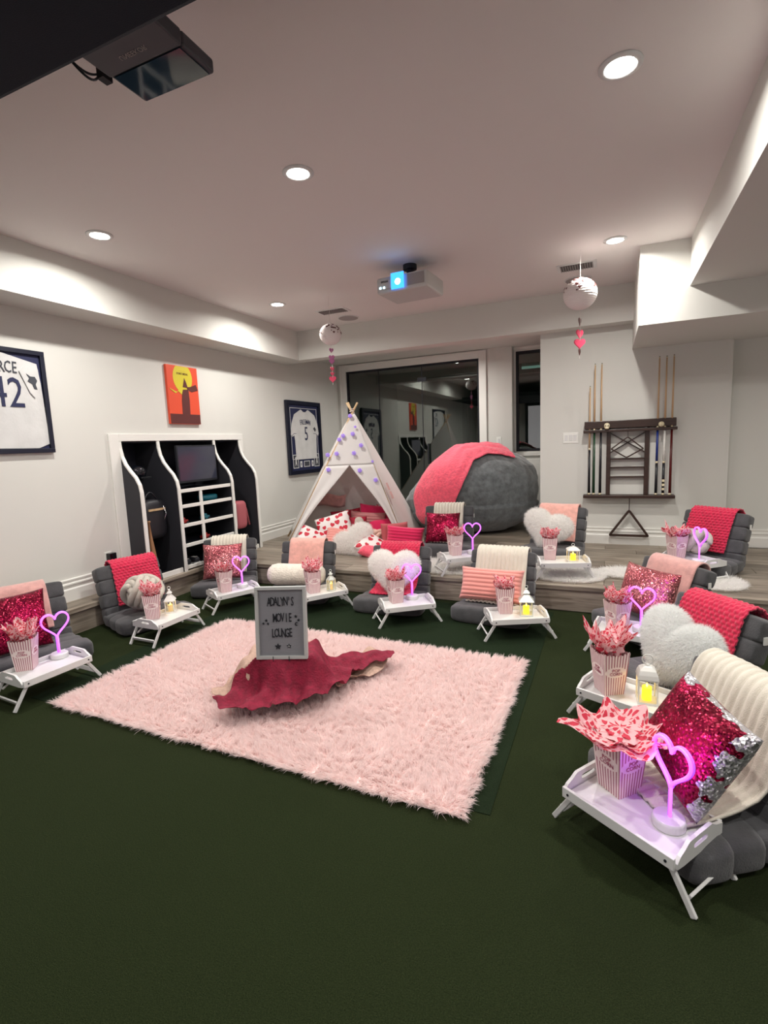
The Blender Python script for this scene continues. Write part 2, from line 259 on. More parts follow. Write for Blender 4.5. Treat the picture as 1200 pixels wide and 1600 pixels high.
# ---------------------------------------------------------------- geometry helpers
class MB:
    def __init__(s): s.v = []; s.f = []; s.uv = []; s.M = Matrix.Identity(4)
    def add(s, vs, fs, uvs=None):
        o = len(s.v); s.v += [tuple(s.M @ Vector(p)) for p in vs]
        for i, f in enumerate(fs):
            s.f.append(tuple(o + k for k in f))
            s.uv.append(uvs[i] if uvs else None)
        return s
    def box(s, x0, x1, y0, y1, z0, z1):
        v = [(x, y, z) for z in (z0, z1) for y in (y0, y1) for x in (x0, x1)]
        return s.add(v, [(0,2,3,1),(4,5,7,6),(0,1,5,4),(2,6,7,3),(0,4,6,2),(1,3,7,5)])
    def bar(s, p0, p1, w, h, up=(0,0,1)):
        p0, p1 = Vector(p0), Vector(p1); d = (p1 - p0).normalized(); u = Vector(up)
        if abs(d.dot(u)) > 0.99: u = Vector((0,1,0))
        a = d.cross(u).normalized() * w / 2; b = a.cross(d).normalized() * h / 2
        v = [p + i * a + j * b for p in (p0, p1) for j in (-1, 1) for i in (-1, 1)]
        return s.add(v, [(0,2,3,1),(4,5,7,6),(0,1,5,4),(2,6,7,3),(0,4,6,2),(1,3,7,5)])
    def tube(s, pts, r, n=8, closed=False, cap=True):
        P = [Vector(p) for p in pts]; m = len(P); rs = r if hasattr(r, '__len__') else [r] * m
        T = []
        for i in range(m):
            a = P[(i - 1) % m] if (closed or i > 0) else P[i]; b = P[(i + 1) % m] if (closed or i < m - 1) else P[i]
            T.append((b - a).normalized())
        u = Vector((0,0,1)) if abs(T[0].z) < 0.9 else Vector((1,0,0))
        nrm = T[0].cross(u).normalized(); vs = []
        for i in range(m):
            nrm = (nrm - T[i] * nrm.dot(T[i])).normalized(); bn = T[i].cross(nrm)
            for k in range(n):
                a = 2 * PI * k / n; vs.append(P[i] + (nrm * math.cos(a) + bn * math.sin(a)) * rs[i])
        fs = []
        for i in range(m if closed else m - 1):
            j = (i + 1) % m
            for k in range(n): fs.append((i*n+k, i*n+(k+1)%n, j*n+(k+1)%n, j*n+k))
        if cap and not closed: fs += [tuple(range(n))[::-1], tuple(range((m-1)*n, m*n))]
        return s.add(vs, fs)
    def lathe(s, prof, n=24, z=0, cx=0, cy=0):
        vs = [(cx + r * math.cos(2*PI*k/n), cy + r * math.sin(2*PI*k/n), z + h) for r, h in prof for k in range(n)]
        fs = [(i*n+k, i*n+(k+1)%n, (i+1)*n+(k+1)%n, (i+1)*n+k) for i in range(len(prof)-1) for k in range(n)]
        fs += [tuple(range(n))[::-1], tuple(range((len(prof)-1)*n, len(prof)*n))]
        return s.add(vs, fs)
    def prism(s, pts, d0, d1, plane='xz'):
        def P(a, b, d): return (a, d, b) if plane == 'xz' else ((d, a, b) if plane == 'yz' else (a, b, d))
        n = len(pts); vs = [P(a, b, d0) for a, b in pts] + [P(a, b, d1) for a, b in pts]
        fs = [tuple(range(n)), tuple(range(2*n-1, n-1, -1))] + [(i, (i+1)%n, n+(i+1)%n, n+i) for i in range(n)]
        return s.add(vs, fs)
    def grid(s, fn, nu, nv, uvf=None, closeu=False):
        vs = []; 
        for j in range(nv + 1):
            for i in range(nu if closeu else nu + 1): vs.append(fn(i / nu, j / nv))
        W = nu if closeu else nu + 1; fs = []; uv = []
        for j in range(nv):
            for i in range(nu):
                i2 = (i + 1) % W if closeu else i + 1
                fs.append((j*W+i, j*W+i2, (j+1)*W+i2, (j+1)*W+i))
                q = [(i/nu, j/nv), ((i+1)/nu, j/nv), ((i+1)/nu, (j+1)/nv), (i/nu, (j+1)/nv)]
                uv.append([uvf(*t) if uvf else t for t in q])
        return s.add(vs, fs, uv)
    def sell(s, c, h, e=0.5, e2=0.5, nu=20, nv=12):
        def sg(v, p): return math.copysign(abs(v) ** p, v)
        def fn(u, v):
            a = u * 2 * PI; b = (v - 0.5) * PI
            return (c[0] + h[0]*sg(math.cos(b), e)*sg(math.cos(a), e2), c[1] + h[1]*sg(math.cos(b), e)*sg(math.sin(a), e2), c[2] + h[2]*sg(math.sin(b), e))
        return s.grid(fn, nu, nv, closeu=True)
    def build(s, name, m, parent=None, smooth=False, bevel=0.0, solid=0.0, sub=0, merge=False):
        me = bpy.data.meshes.new(name); me.from_pydata(s.v, [], s.f)
        if any(u is not None for u in s.uv):
            l = me.uv_layers.new(name='UVMap'); k = 0; flat = []
            for f, u in zip(s.f, s.uv):
                for q in range(len(f)): flat += list(u[q]) if u is not None else [0, 0]
            l.data.foreach_set('uv', flat)
        me.validate(); 
        if merge:
            bm = bmesh.new(); bm.from_mesh(me); bmesh.ops.remove_doubles(bm, verts=bm.verts, dist=1e-5); bmesh.ops.recalc_face_normals(bm, faces=bm.faces); bm.to_mesh(me); bm.free()
        if smooth: me.polygons.foreach_set('use_smooth', [True] * len(me.polygons))
        me.materials.append(M[m] if isinstance(m, str) else m)
        o = bpy.data.objects.new(name, me); C.objects.link(o)
        if parent: o.parent = parent
        if solid: md = o.modifiers.new('solid', 'SOLIDIFY'); md.thickness = solid; md.offset = -1
        if sub: md = o.modifiers.new('sub', 'SUBSURF'); md.levels = md.render_levels = sub
        if bevel: md = o.modifiers.new('bevel', 'BEVEL'); md.width = bevel; md.segments = 2; md.limit_method = 'ANGLE'
        me.update(); return o
def bx(name, m, parent, *b, bevel=0.0): return MB().box(*b).build(name, m, parent, bevel=bevel)
def tag(o, label, cat, group=None, kind=None):
    if label: o['label'] = label
    if cat: o['category'] = cat
    if group: o['group'] = group
    if kind: o['kind'] = kind
    return o
def thing(name, label, cat, loc=(0,0,0), rz=0, group=None):
    o = bpy.data.objects.new(name, None); C.objects.link(o); o.empty_display_size = 0.1
    o.location = loc; o.rotation_euler = (0, 0, rz); return tag(o, label, cat, group)
def struct(o): o['kind'] = 'structure'; return o
def dup(o, parent=None):
    c = o.copy(); C.objects.link(c)
    if parent: c.parent = parent
    for ch in list(o.children): dup(ch, c)
    return c
def text(name, s, size, m, parent, mw, sx=1.0, depth=0.002, label=None, align='CENTER'):
    cu = bpy.data.curves.new(name, 'FONT'); cu.body = s; cu.size = size; cu.extrude = depth; cu.offset = size*(.004 if name == 'letter' else 0); cu.align_x = align; cu.align_y = 'CENTER'; cu.resolution_u = 2
    t = bpy.data.objects.new(name + '_t', cu); C.objects.link(t)
    bpy.context.view_layer.update()
    me = bpy.data.meshes.new_from_object(t.evaluated_get(bpy.context.evaluated_depsgraph_get()))
    bpy.data.objects.remove(t); me.name = name
    me.transform(mw @ Matrix.Diagonal((sx, 1, 1, 1))); me.materials.clear(); me.materials.append(M[m])
    o = bpy.data.objects.new(name, me); C.objects.link(o); o.parent = parent
    if label: o['label'] = label
    return o
def frame_mw(origin, right, up):   # text plane: x->right, y->up
    r, u = Vector(right).normalized(), Vector(up).normalized(); n = r.cross(u)
    m = Matrix.Identity(4)
    for i in range(3): m[i][0] = r[i]; m[i][1] = u[i]; m[i][2] = n[i]; m[i][3] = origin[i]
    return m
def blades(name, pts, nrm, length, width, m, parent, grav=0.3, spread=0.5, seed=1, kind='stuff', lean=None):
    # pts, nrm: (n,3) arrays; every blade is a bent tapering strip of three triangles
    r = np.random.default_rng(seed); n = len(pts)
    d = nrm + r.normal(0, spread, (n, 3)); 
    if lean is not None: d = d + lean
    d /= np.linalg.norm(d, axis=1)[:, None]
    L = length * r.uniform(0.6, 1.15, n)[:, None]
    side = np.cross(d, r.normal(0, 1, (n, 3))); side /= np.linalg.norm(side, axis=1)[:, None]
    w_ = width * side
    base = pts; mid = base + d * L * 0.55; d2 = d + np.array([0, 0, -grav]) + r.normal(0, spread * 0.5, (n, 3)); d2 /= np.linalg.norm(d2, axis=1)[:, None]
    tip = mid + d2 * L * 0.45
    V = np.stack([base - w_, base + w_, mid - w_ * 0.8, mid + w_ * 0.8, tip], 1).reshape(-1, 3)
    k = np.arange(n)[:, None] * 5
    tri = np.concatenate([k + [0, 1, 3], k + [0, 3, 2], k + [2, 3, 4]], 1).reshape(-1, 3)
    me = bpy.data.meshes.new(name); me.vertices.add(len(V)); me.vertices.foreach_set('co', V.astype(np.float32).ravel())
    me.loops.add(tri.size); me.loops.foreach_set('vertex_index', tri.astype(np.int32).ravel())
    me.polygons.add(len(tri)); me.polygons.foreach_set('loop_start', np.arange(0, tri.size, 3, dtype=np.int32)); 
    me.polygons.foreach_set('use_smooth', [True] * len(tri))
    me.update(calc_edges=True); me.materials.append(M[m])
    o = bpy.data.objects.new(name, me); C.objects.link(o)
    if parent: o.parent = parent
    if kind: o['kind'] = kind
    return o
def surf_samples(o, n, seed=1):
    me = o.data; r = np.random.default_rng(seed); me.calc_loop_triangles()
    T = np.empty(len(me.loop_triangles) * 3, np.int32); me.loop_triangles.foreach_get('vertices', T); T = T.reshape(-1, 3)
    V = np.empty(len(me.vertices) * 3, np.float32); me.vertices.foreach_get('co', V); V = V.reshape(-1, 3)
    a, b, c = V[T[:, 0]], V[T[:, 1]], V[T[:, 2]]; cr = np.cross(b - a, c - a); A = np.linalg.norm(cr, axis=1) + 1e-12
    i = r.choice(len(T), n, p=A / A.sum()); u = r.random((n, 1)); v = r.random((n, 1)); s = (u + v) > 1; u = np.where(s, 1 - u, u); v = np.where(s, 1 - v, v)
    P = a[i] + (b[i] - a[i]) * u + (c[i] - a[i]) * v; Nn = cr[i] / A[i][:, None]
    cen = V.mean(0); Nn = np.where(((P - cen) * Nn).sum(1)[:, None] < 0, -Nn, Nn)
    return P, Nn
def fur(o, n, length, width, m, grav=0.3, spread=0.45, seed=1, name='fur'):
    P, Nn = surf_samples(o, n, seed); return blades(name, P, Nn, length, width, m, o, grav, spread, seed)

# ================================================================ THE SETTING
X1 = 3.2; Y0 = -2.0
struct(bx('floor', 'turf', None, -3.98, X1, Y0, 4.37, -0.1, 0.0))
struct(bx('turf_inlay', 'turf2', None, -3.2, -0.40, 1.80, 4.30, 0.0, 0.003))
platform = struct(bx('floor_platform', 'plank', None, WX - 0.1, X1, 4.40, 8.0, -0.1, HS - 0.022))
ledge = struct(bx('floor_ledge', 'plank', None, WX - 0.1, -4.0, Y0, 4.40, -0.1, HS - 0.022))
_pk = {}
def plank(parent, x0, x1, y, wdt, along='x', z0=HS - 0.020, z1=HS):
    ln = round(x1 - x0 - 0.003, 3); key = (ln, wdt, z1 - z0)
    if key in _pk: o = _pk[key].copy(); C.objects.link(o)
    else:
        o = MB().box(-ln/2, ln/2, -wdt/2 + 0.0015, wdt/2 - 0.0015, z0 - z1, 0).build('plank', 'plank', bevel=0.002); _pk[key] = o
    o.parent = parent
    if along == 'x': o.location = ((x0+x1)/2, y, z1)
    else: o.location = (y, (x0+x1)/2, z1); o.rotation_euler = (0, 0, PI/2)
    return o
rows = 19; pw = (8.0 - 4.43) / rows
for r in range(rows):
    y = 4.43 + pw * (r + 0.5); x = -4.22; off = [0.5, 0.95, 0.25, 0.75][r % 4] * 1.2
    x1 = x + off
    while x < X1 - 0.02:
        x1 = min(x1, X1)
        if y < 6.27 or x < -0.6: plank(platform, x, x1, y, pw)
        x = x1; x1 += 1.2
for k in range(6): plank(ledge, Y0 + k*1.07, Y0 + (k+1)*1.07, -4.12, 0.19, 'y')
def nosing(parent, x0, x1, y, along):
    o = MB().box(x0, x1, -0.03, 0.03, -0.036, 0.002).build('nosing', 'plank', parent, bevel=0.006)
    if along == 'x': o.location = (0, y, HS)
    else: o.location = (y, 0, HS); o.rotation_euler = (0, 0, PI/2); 
    return o
for x0, x1 in ((-3.98, -2.1), (-2.1, 0.0), (0.0, 2.1), (2.1, 3.2)):
    nosing(platform, x0 + .002, x1 - .002, 4.40, 'x')
    MB().box(x0 + .002, x1 - .002, 4.385, 4.40, 0.0, HS - 0.036).build('riser_board', 'plank', platform)
for y0, y1 in ((-2, 0), (0, 2.1), (2.1, 4.37)):
    nosing(ledge, y0 + .002, y1 - .002, -3.99, 'y')
    o = MB().box(y0 + .002, y1 - .002, -.007, .007, 0.0, HS - 0.036).build('riser_board', 'plank', ledge); o.location = (-3.992, 0, 0); o.rotation_euler = (0, 0, PI/2)
# left wall with the locker niche
LY0, LY1, LZ = 3.43, 5.16, 1.57
wl = MB(); wl.box(WX-.1, WX, Y0, LY0, 0, 3.1); wl.box(WX-.1, WX, LY1, 8.05, 0, 3.1); wl.box(WX-.1, WX, LY0, LY1, LZ, 3.1); wl.box(WX-.1, WX, LY0, LY1, 0, HS-.03)
struct(wl.build('wall_left', 'wall'))
struct(bx('ceiling', 'ceiling', None, WX-.1, X1, Y0, 6.27, CZ, CZ+.1))
struct(bx('ceiling_bulkhead', 'wall', None, WX, -3.86, Y0, 6.07, SZ, CZ))
struct(bx('ceiling_beam', 'wall', None, WX, 0.21, 6.07, 6.27, SZ, CZ))
struct(bx('ceiling_alcove', 'wall', None, WX, -0.70, 6.27, 8.05, 2.78, 2.88))
struct(bx('ceiling_side_bulkhead', 'wall', None, 0.577, X1, Y0, 4.98, 2.615, CZ))
struct(bx('ceiling_block', 'wall', None, 0.21, X1, 4.98, 6.40, 2.35, CZ))
wb = MB(); wb.box(-0.74, 1.13, BY, BY+.14, 0, 3.1); struct(wb.build('wall_back', 'wall'))
struct(bx('wall_back_corner', 'wall', None, 1.13, X1, BY+.10, BY+.24, 0, 3.1))
struct(bx('wall_alcove', 'wall', None, -0.74, -0.60, BY+.14, 8.05, 0, 3.1))
struct(bx('wall_right', 'wall', None, X1, X1+.1, Y0, 8.05, 0, 3.1))
struct(bx('wall_front', 'wall', None, WX-.1, X1+.1, Y0-.1, Y0, 0, 3.1))
# door wall at the back of the alcove
dw = MB(); dw.box(WX, -4.06, DY, DY+.14, 0, 2.9); dw.box(-4.06, -1.81, DY, DY+.14, 2.66, 2.9); dw.box(-1.81, -1.322, DY, DY+.14, 0, 2.9)
dw.box(-1.322, -1.29, WY, WY+.1, 0, 2.9); dw.box(-1.29, -0.74, WY, WY+.1, 2.72, 2.9); dw.box(-1.322, -0.74, WY, WY+.1, 0, 1.25)
struct(dw.build('wall_far', 'wall'))
door = struct(MB().box(-4.06, -4.03, DY+.02, DY+.07, HS, 2.66).box(-1.84, -1.81, DY+.02, DY+.07, HS, 2.66).box(-4.03, -1.84, DY+.02, DY+.07, 2.63, 2.66).box(-4.03, -1.84, DY+.02, DY+.07, HS, HS+.03).build('door_1', 'black'))
for x0, x1 in ((-4.03, -3.48), (-3.475, -2.735), (-2.73, -1.84)):
    MB().box(x0, x1, DY+.04, DY+.05, HS+.03, 2.63 if x0 < -3 else 2.44).build('glass_pane', 'glass', door)
MB().box(-2.73, -1.84, DY+.04, DY+.05, 2.45, 2.63).build('glass_pane', 'glass', door)
for x in (-3.4775, -2.7325): MB().box(x-.004, x+.004, DY+.035, DY+.055, HS+.03, 2.63).build('glass_seam', 'black', door)
MB().box(-2.80, -2.66, DY+.025, DY+.065, 2.40, 2.46).build('hinge_patch', 'black', door)
h = MB(); h.bar((-2.64, DY, 1.10), (-2.64, DY, 1.42), .02, .02); h.bar((-2.64, DY+.04, 1.12), (-2.64, DY, 1.12), .015, .015); h.bar((-2.64, DY+.04, 1.40), (-2.64, DY, 1.40), .015, .015); h.build('door_handle', 'black', door)
for nm, b in (('door_casing', (-4.16, -4.06, HS, 2.76)), ('door_casing', (-1.81, -1.71, HS, 2.76)), ('door_casing', (-4.06, -1.81, 2.66, 2.76))):
    c = MB().box(b[0], b[1], DY-.015, DY, b[2], b[3]).build(nm, 'trim', door, bevel=.004)
    if b[1]-b[0] > 1: MB().box(b[0]-.11, b[1]+.11, DY-.03, DY-.015, 2.745, 2.765).build('casing_bead', 'trim', c)
    else: 
        xo = b[0] if b[0] < -4.1 else b[1]; MB().box(xo-.012, xo+.012, DY-.028, DY-.015, HS, 2.745).build('casing_bead', 'trim', c)
win = struct(MB().box(-1.29, -1.255, WY, WY+.06, 1.25, 2.72).box(-0.80, -0.74, WY, WY+.06, 1.25, 2.72).box(-1.255, -.80, WY, WY+.06, 2.68, 2.72).box(-1.255, -.80, WY, WY+.06, 1.25, 1.29).build('window_1', 'black'))
MB().box(-1.255, -.80, WY+.03, WY+.04, 1.29, 2.68).build('glass_pane', 'glass', win)
MB().box(-1.32, -.74, WY-.035, WY, 1.18, 1.235).build('window_sill', 'trim', win, bevel=.006)
MB().box(-1.32, -.74, WY-.02, WY, 2.74, 2.80).build('window_casing', 'trim', win, bevel=.006)
pn = MB().box(-1.28, -.76, WY-.018, WY, .42, 1.14).build('window_panel', 'trim', win, bevel=.01)
MB().lathe([(.012,0),(.016,.01),(.012,.02)], 12).build('panel_knob', 'black', pn).location = (-.92, WY-.035, 1.12)
# dark room seen through the glass
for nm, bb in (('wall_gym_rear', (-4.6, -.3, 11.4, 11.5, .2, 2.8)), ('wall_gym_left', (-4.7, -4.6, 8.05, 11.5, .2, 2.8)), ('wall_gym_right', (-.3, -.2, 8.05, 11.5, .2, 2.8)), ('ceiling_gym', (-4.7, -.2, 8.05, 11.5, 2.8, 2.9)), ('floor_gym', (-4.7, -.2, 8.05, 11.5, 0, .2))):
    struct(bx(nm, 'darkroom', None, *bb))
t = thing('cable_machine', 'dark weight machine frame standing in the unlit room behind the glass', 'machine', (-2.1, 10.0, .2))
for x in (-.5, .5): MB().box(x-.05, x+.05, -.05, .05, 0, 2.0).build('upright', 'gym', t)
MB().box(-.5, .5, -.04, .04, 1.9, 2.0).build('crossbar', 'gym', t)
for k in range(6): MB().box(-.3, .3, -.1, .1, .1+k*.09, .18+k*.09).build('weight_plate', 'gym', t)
t = thing('strip_lamp', 'pale strip lamp glowing dimly behind the narrow window', 'lamp', (-1.15, 9.6, 2.72)); MB().box(-.3, .3, -.03, .03, -.01, .05).build('lamp_housing', 'white', t); MB().box(-.3, .3, -.03, .03, -.05, -.01).build('diffuser', 'tubewhite', t)
def baseboard(name, p0, p1, nrm):
    p0, p1, nrm = Vector(p0), Vector(p1), Vector(nrm); b = MB(); prof = [(0,0),(.022,0),(.022,.10),(.014,.112),(.014,.135),(.022,.14),(.022,.152),(.012,.158),(.012,.172),(.018,.178),(.018,.188),(0,.192)]
    vs = [p + nrm*a + Vector((0,0,z)) for p in (p0, p1) for a, z in prof]; n = len(prof)
    b.add(vs, [(i, (i+1)%n, n+(i+1)%n, n+i) for i in range(n)] + [tuple(range(n)), tuple(range(n, 2*n))]); return struct(b.build(name, 'trim'))
baseboard('baseboard_left', (WX, Y0, HS), (WX, 3.33, HS), (1,0,0))
baseboard('baseboard_left_rear', (WX, 5.22, HS), (WX, DY, HS), (1,0,0))
baseboard('baseboard_back', (-.74, BY, HS), (1.13, BY, HS), (0,-1,0))
baseboard('baseboard_back_corner', (1.13, BY+.10, HS), (X1, BY+.10, HS), (0,-1,0))
# black enclosure of the golf bay, overhead at the camera
e = thing('bay_enclosure', 'black fabric canopy filling the top left corner overhead', 'canopy', (0, 0, 0))
MB().box(-4.2, .2, -1.9, 1.19, 2.60, 2.66).build('canopy_panel', 'fabric_black', e, bevel=.02)
MB().tube([(-4.2, 1.17, 2.63), (.2, 1.17, 2.63)], .024, 10).build('canopy_pipe', 'fabric_black', e, smooth=True)
for x in (-3.9, -.1):
    MB().bar((x, 1.1, 2.63), (x, 1.1, CZ), .03, .03).build('hanger', 'fabric_black', e)

M['fillscreen'] = mat('added_screen_glow', (.5, .5, .55), .9, emit=(1.0, .90, .93), estr=SCREEN)  # unseen screen opposite the projector, its glow added to brighten ceiling and walls
t = thing('added_fill_screen', 'unseen wide projection screen added behind the camera, glowing as fill light', 'screen', (-.5, -1.9, 1.5))
MB().box(-2.0, 2.0, -.03, 0, -.9, 1.0).build('screen_surface', 'fillscreen', t); MB().box(-2.1, 2.1, -.06, -.03, -1.0, 1.1).build('screen_frame', 'black', t)

# ---------------------------------------------------------------- ceiling fittings
def downlight(x, y, z, label, watts, shown=True):
    t = thing('downlight', label, 'light', (x, y, z))
    MB().lathe([(.088,0),(.088,-.004),(.066,-.010),(.062,-.004),(.062,0)], 32).build('trim_ring', 'white', t, smooth=True)
    MB().lathe([(.060,-.0045),(.060,-.0065)], 32).build('lit_disc', 'lampdisc', t)
    ld = bpy.data.lights.new('downlight_lamp', 'AREA'); ld.shape = 'DISK'; ld.size = .11; ld.energy = watts; ld.color = (1.0, .965, .91); ld.spread = rad(165)
    lo = bpy.data.objects.new('lamp', ld); C.objects.link(lo); lo.parent = t; lo.location = (0, 0, -.014)
dl = ['bright recessed ceiling light above the baseball posters, farthest left in the near row', 'bright recessed ceiling light in the middle of the near row', 'largest bright recessed ceiling light, high at the right', 'small bright recessed ceiling light near the left bulkhead and paper lantern', 'bright recessed ceiling light in front of the right paper lantern']
for (x, y), l in zip(DOWNLIGHTS, dl): downlight(x, y, CZ, l, LAMP_W)
for i, (x, y) in enumerate(DOWNLIGHTS_REAR):
    downlight(x, y, (CZ if x < .5 else 2.615) if y > 1.19 or x > .5 else 2.60, ['recessed light under the black canopy, left of the camera', 'recessed light under the black canopy, above the camera', 'recessed light under the right bulkhead, farther one', 'recessed light under the right bulkhead, nearer one'][i], LAMP_W * .8)
for (x, y) in ALCOVE_LIGHTS: downlight(x, y, 2.78, 'recessed light in the alcove ceiling in front of the glass door', LAMP_W * .95)
def vent(label, x0, x1, y0, y1):
    t = thing('ceiling_vent', label, 'vent', ((x0+x1)/2, (y0+y1)/2, CZ)); a, b = (x1-x0)/2, (y1-y0)/2
    MB().box(-a, a, -b, b, -.006, 0).build('flange', 'white', t); MB().box(-a+.03, a-.03, -b+.03, b-.03, -.008, -.0062).build('duct_gap', 'ventdark', t)
    n = 14
    for k in range(n):
        x = -a+.035 + (2*a-.07)*k/(n-1); MB().box(x-.003, x+.003, -b+.03, b-.03, -.014, -.0082).build('slat', 'speaker', t)
vent('white ceiling vent left of the projector', -3.12, -2.75, 5.30, 5.50)
vent('white slotted ceiling vent above the right paper lantern', -.47, -.13, 5.13, 5.35)
def cspeaker(label, x, y):
    t = thing('ceiling_speaker', label, 'speaker', (x, y, CZ)); MB().lathe([(.13,0),(.13,-.005),(.12,-.008)], 40).build('rim', 'white', t); MB().lathe([(.118,-.0085),(.118,-.010)], 40).build('grille', 'speaker', t)
cspeaker('round grey ceiling speaker beside the left vent', -2.93, 5.77); cspeaker('round grey ceiling speaker behind the right paper lantern', -.31, 5.67)
# projector
t = thing('projector', 'white ceiling projector with glowing blue lens', 'projector', (-1.62, 4.42, 2.73), rad(-4))
b = MB(); b.box(-.235, .235, -.19, .20, 0, .135); b.build('body', 'projwhite', t, bevel=.018)
MB().box(-.225, .02, -.205, -.185, .03, .115).build('front_panel', 'projwhite', t, bevel=.01)
MB().box(.06, .21, -.196, -.19, .03, .12).build('air_grille', 'speaker', t)
l = MB().box(-.085, .035, -.215, -.204, .015, .145).build('lens_window', 'bluelens', t, bevel=.004)
o = MB().lathe([(.026,0),(.018,.006)], 20).build('lens', 'bluelens2', l, smooth=True); o.rotation_euler = (PI/2, 0, 0); o.location = (-.02, -.216, .07)
for x in (-.19, -.155): MB().box(x-.008, x+.008, -.209, -.205, .035, .05).build('status_light', 'ledblue', t)
text('lettering', 'EPSON', .022, 'charcoal', t, frame_mw((-.15, -.206, .088), (1,0,0), (0,0,1)))
mnt = MB(); mnt.lathe([(.05,.135),(.05,.15),(.03,.16),(.03,.21),(.06,.215),(.06,.2545)], 20); mnt.build('ceiling_mount', 'black', t, smooth=False)
for a in range(4): MB().bar((0,0,.165), (.17*math.cos(a*PI/2+.7), .14*math.sin(a*PI/2+.7), .142), .02, .012).build('mount_arm', 'black', t)
# launch monitor
t = thing('launch_monitor', 'dark grey ceiling box with a mirrored glass half beside black canopy', 'sensor', (-1.45, 1.44, 2.75))
MB().box(-.165, .165, -.12, 0, 0, .05).build('housing', 'bluegrey', t, bevel=.006)
MB().box(-.165, .165, 0, .15, .004, .05).build('glass_housing', 'bluegrey', t, bevel=.008)
MB().box(-.15, .15, .004, .14, 0, .0035).build('glass_window', 'steelblue', t)
MB().box(-.06, .06, -.05, .05, .05, CZ-2.75).build('mount', 'bluegrey', t)
text('lettering', 'UNEEKOR', .026, 'speaker', t, frame_mw((0, -.05, -.0005), (1,0,0), (0,1,0)), depth=.0005)
tt = thing('monitor_cable', 'two looped black cables beside the ceiling sensor box', 'cable', (-1.66, 1.40, 2.78))
for k, s in enumerate((.07, .04)):
    pts = [(-s*.4+.5*s*math.sin(a*PI)-.02*k, -.10+.16*a, .02-s*math.sin(a*PI)) for a in [i/14 for i in range(15)]]
    MB().tube(pts, .004, 6).build('cable', 'black', tt, smooth=True)
MB().box(-.01, .02, .03, .07, -.02, .03).build('plug', 'black', tt)
# paper lanterns
def heart2(n=24, s=1.0):
    p = []
    for k in range(n):
        a = 2*PI*k/n; p.append((s*16*math.sin(a)**3/16, s*(13*math.cos(a)-5*math.cos(2*a)-2*math.cos(3*a)-math.cos(4*a))/16))
    return p
def lantern_ball(label, x, y, z, R, hearts, seed):
    t = thing('paper_lantern', label, 'paper lantern', (x, y, z)); rr = random.Random(seed)
    prof = []
    for k in range(45):
        a = -PI/2 + PI*k/44; r = R*math.cos(a)*(1 - .018*(k % 2)); prof.append((max(r, .003), R*.93*math.sin(a)))
    g = MB().lathe(prof, 36).build('paper_globe', 'lantern_paper', t, smooth=False)
    for k in range(64):
        la = rr.uniform(.0, 1.25); lo = rr.uniform(0, 2*PI); s = R*rr.choice([.06, .08, .11]); n = Vector((math.cos(la)*math.cos(lo), math.cos(la)*math.sin(lo), math.sin(la)*.93))
        m = frame_mw(n*R*1.004, Vector((0,0,1)).cross(n), n.cross(Vector((0,0,1)).cross(n)))
        b = MB(); b.M = m; b.prism(heart2(14, s), 0, .0012, 'xy'); b.build('cutout_heart', 'maroon', g)
    MB().tube([(0,0,R*.9), (0,0,CZ-z)], .0015, 5).build('hanging_cord', 'string', t)
    MB().tube([(0,0,-R*.9), (.004,0,-R-.10), (0,0,-hearts[-1][0]-.06)], .0022, 5).build('garland_string', 'string', t)
    for dz, s, mm, ro in hearts:
        b = MB(); b.M = Matrix.Translation((0,0,-dz)) @ Matrix.Rotation(ro, 4, 'Z'); b.prism(heart2(20, s), -.003, .003, 'xz')
        b.prism(heart2(20, s*.96), -.012, -.0035, 'xz') if ro == .4 else None
        b.build('paper_heart', mm, t)
lantern_ball('small white paper lantern with pink heart garland, left of projector', -2.68, 4.85, 2.60, .115, [(.16,.028,'heartmauve',1.2),(.235,.032,'heartmauve',.4),(.275,.03,'heartmauve',.4),(.35,.026,'heartpink',1.3),(.40,.022,'heartpink',1.1),(.455,.038,'heartpink',.4)], 1)
lantern_ball('larger white paper lantern with red heart garland, in front of beam at right', -.245, 4.80, 2.63, .137, [(.22,.035,'maroon',1.35),(.32,.042,'heartpink',.9),(.40,.048,'heartpink',.4),(.47,.03,'maroon',1.4)], 2)

# ================================================================ ON THE WALLS
XU = ((0,1,0), (0,0,1))   # right and up for things hung on the left wall
def yz_poly(name, pts, x0, x1, m, parent, bevel=0): return MB().prism(pts, x0, x1, 'yz').build(name, m, parent, bevel=bevel)
def arched(parent, s, size, y, z, m, R, sx=.8, dep=.002, x=.03):
    n = len(s)
    for i, ch in enumerate(s):
        a = (i - (n-1)/2) * size*.62*sx / R
        up = Vector((0, math.sin(a), math.cos(a)))
        text('letter', ch, size, m, parent, frame_mw((x, y + R*math.sin(a), z - R + R*math.cos(a)), Vector((0, math.cos(a), -math.sin(a))), up), sx=sx, depth=dep)
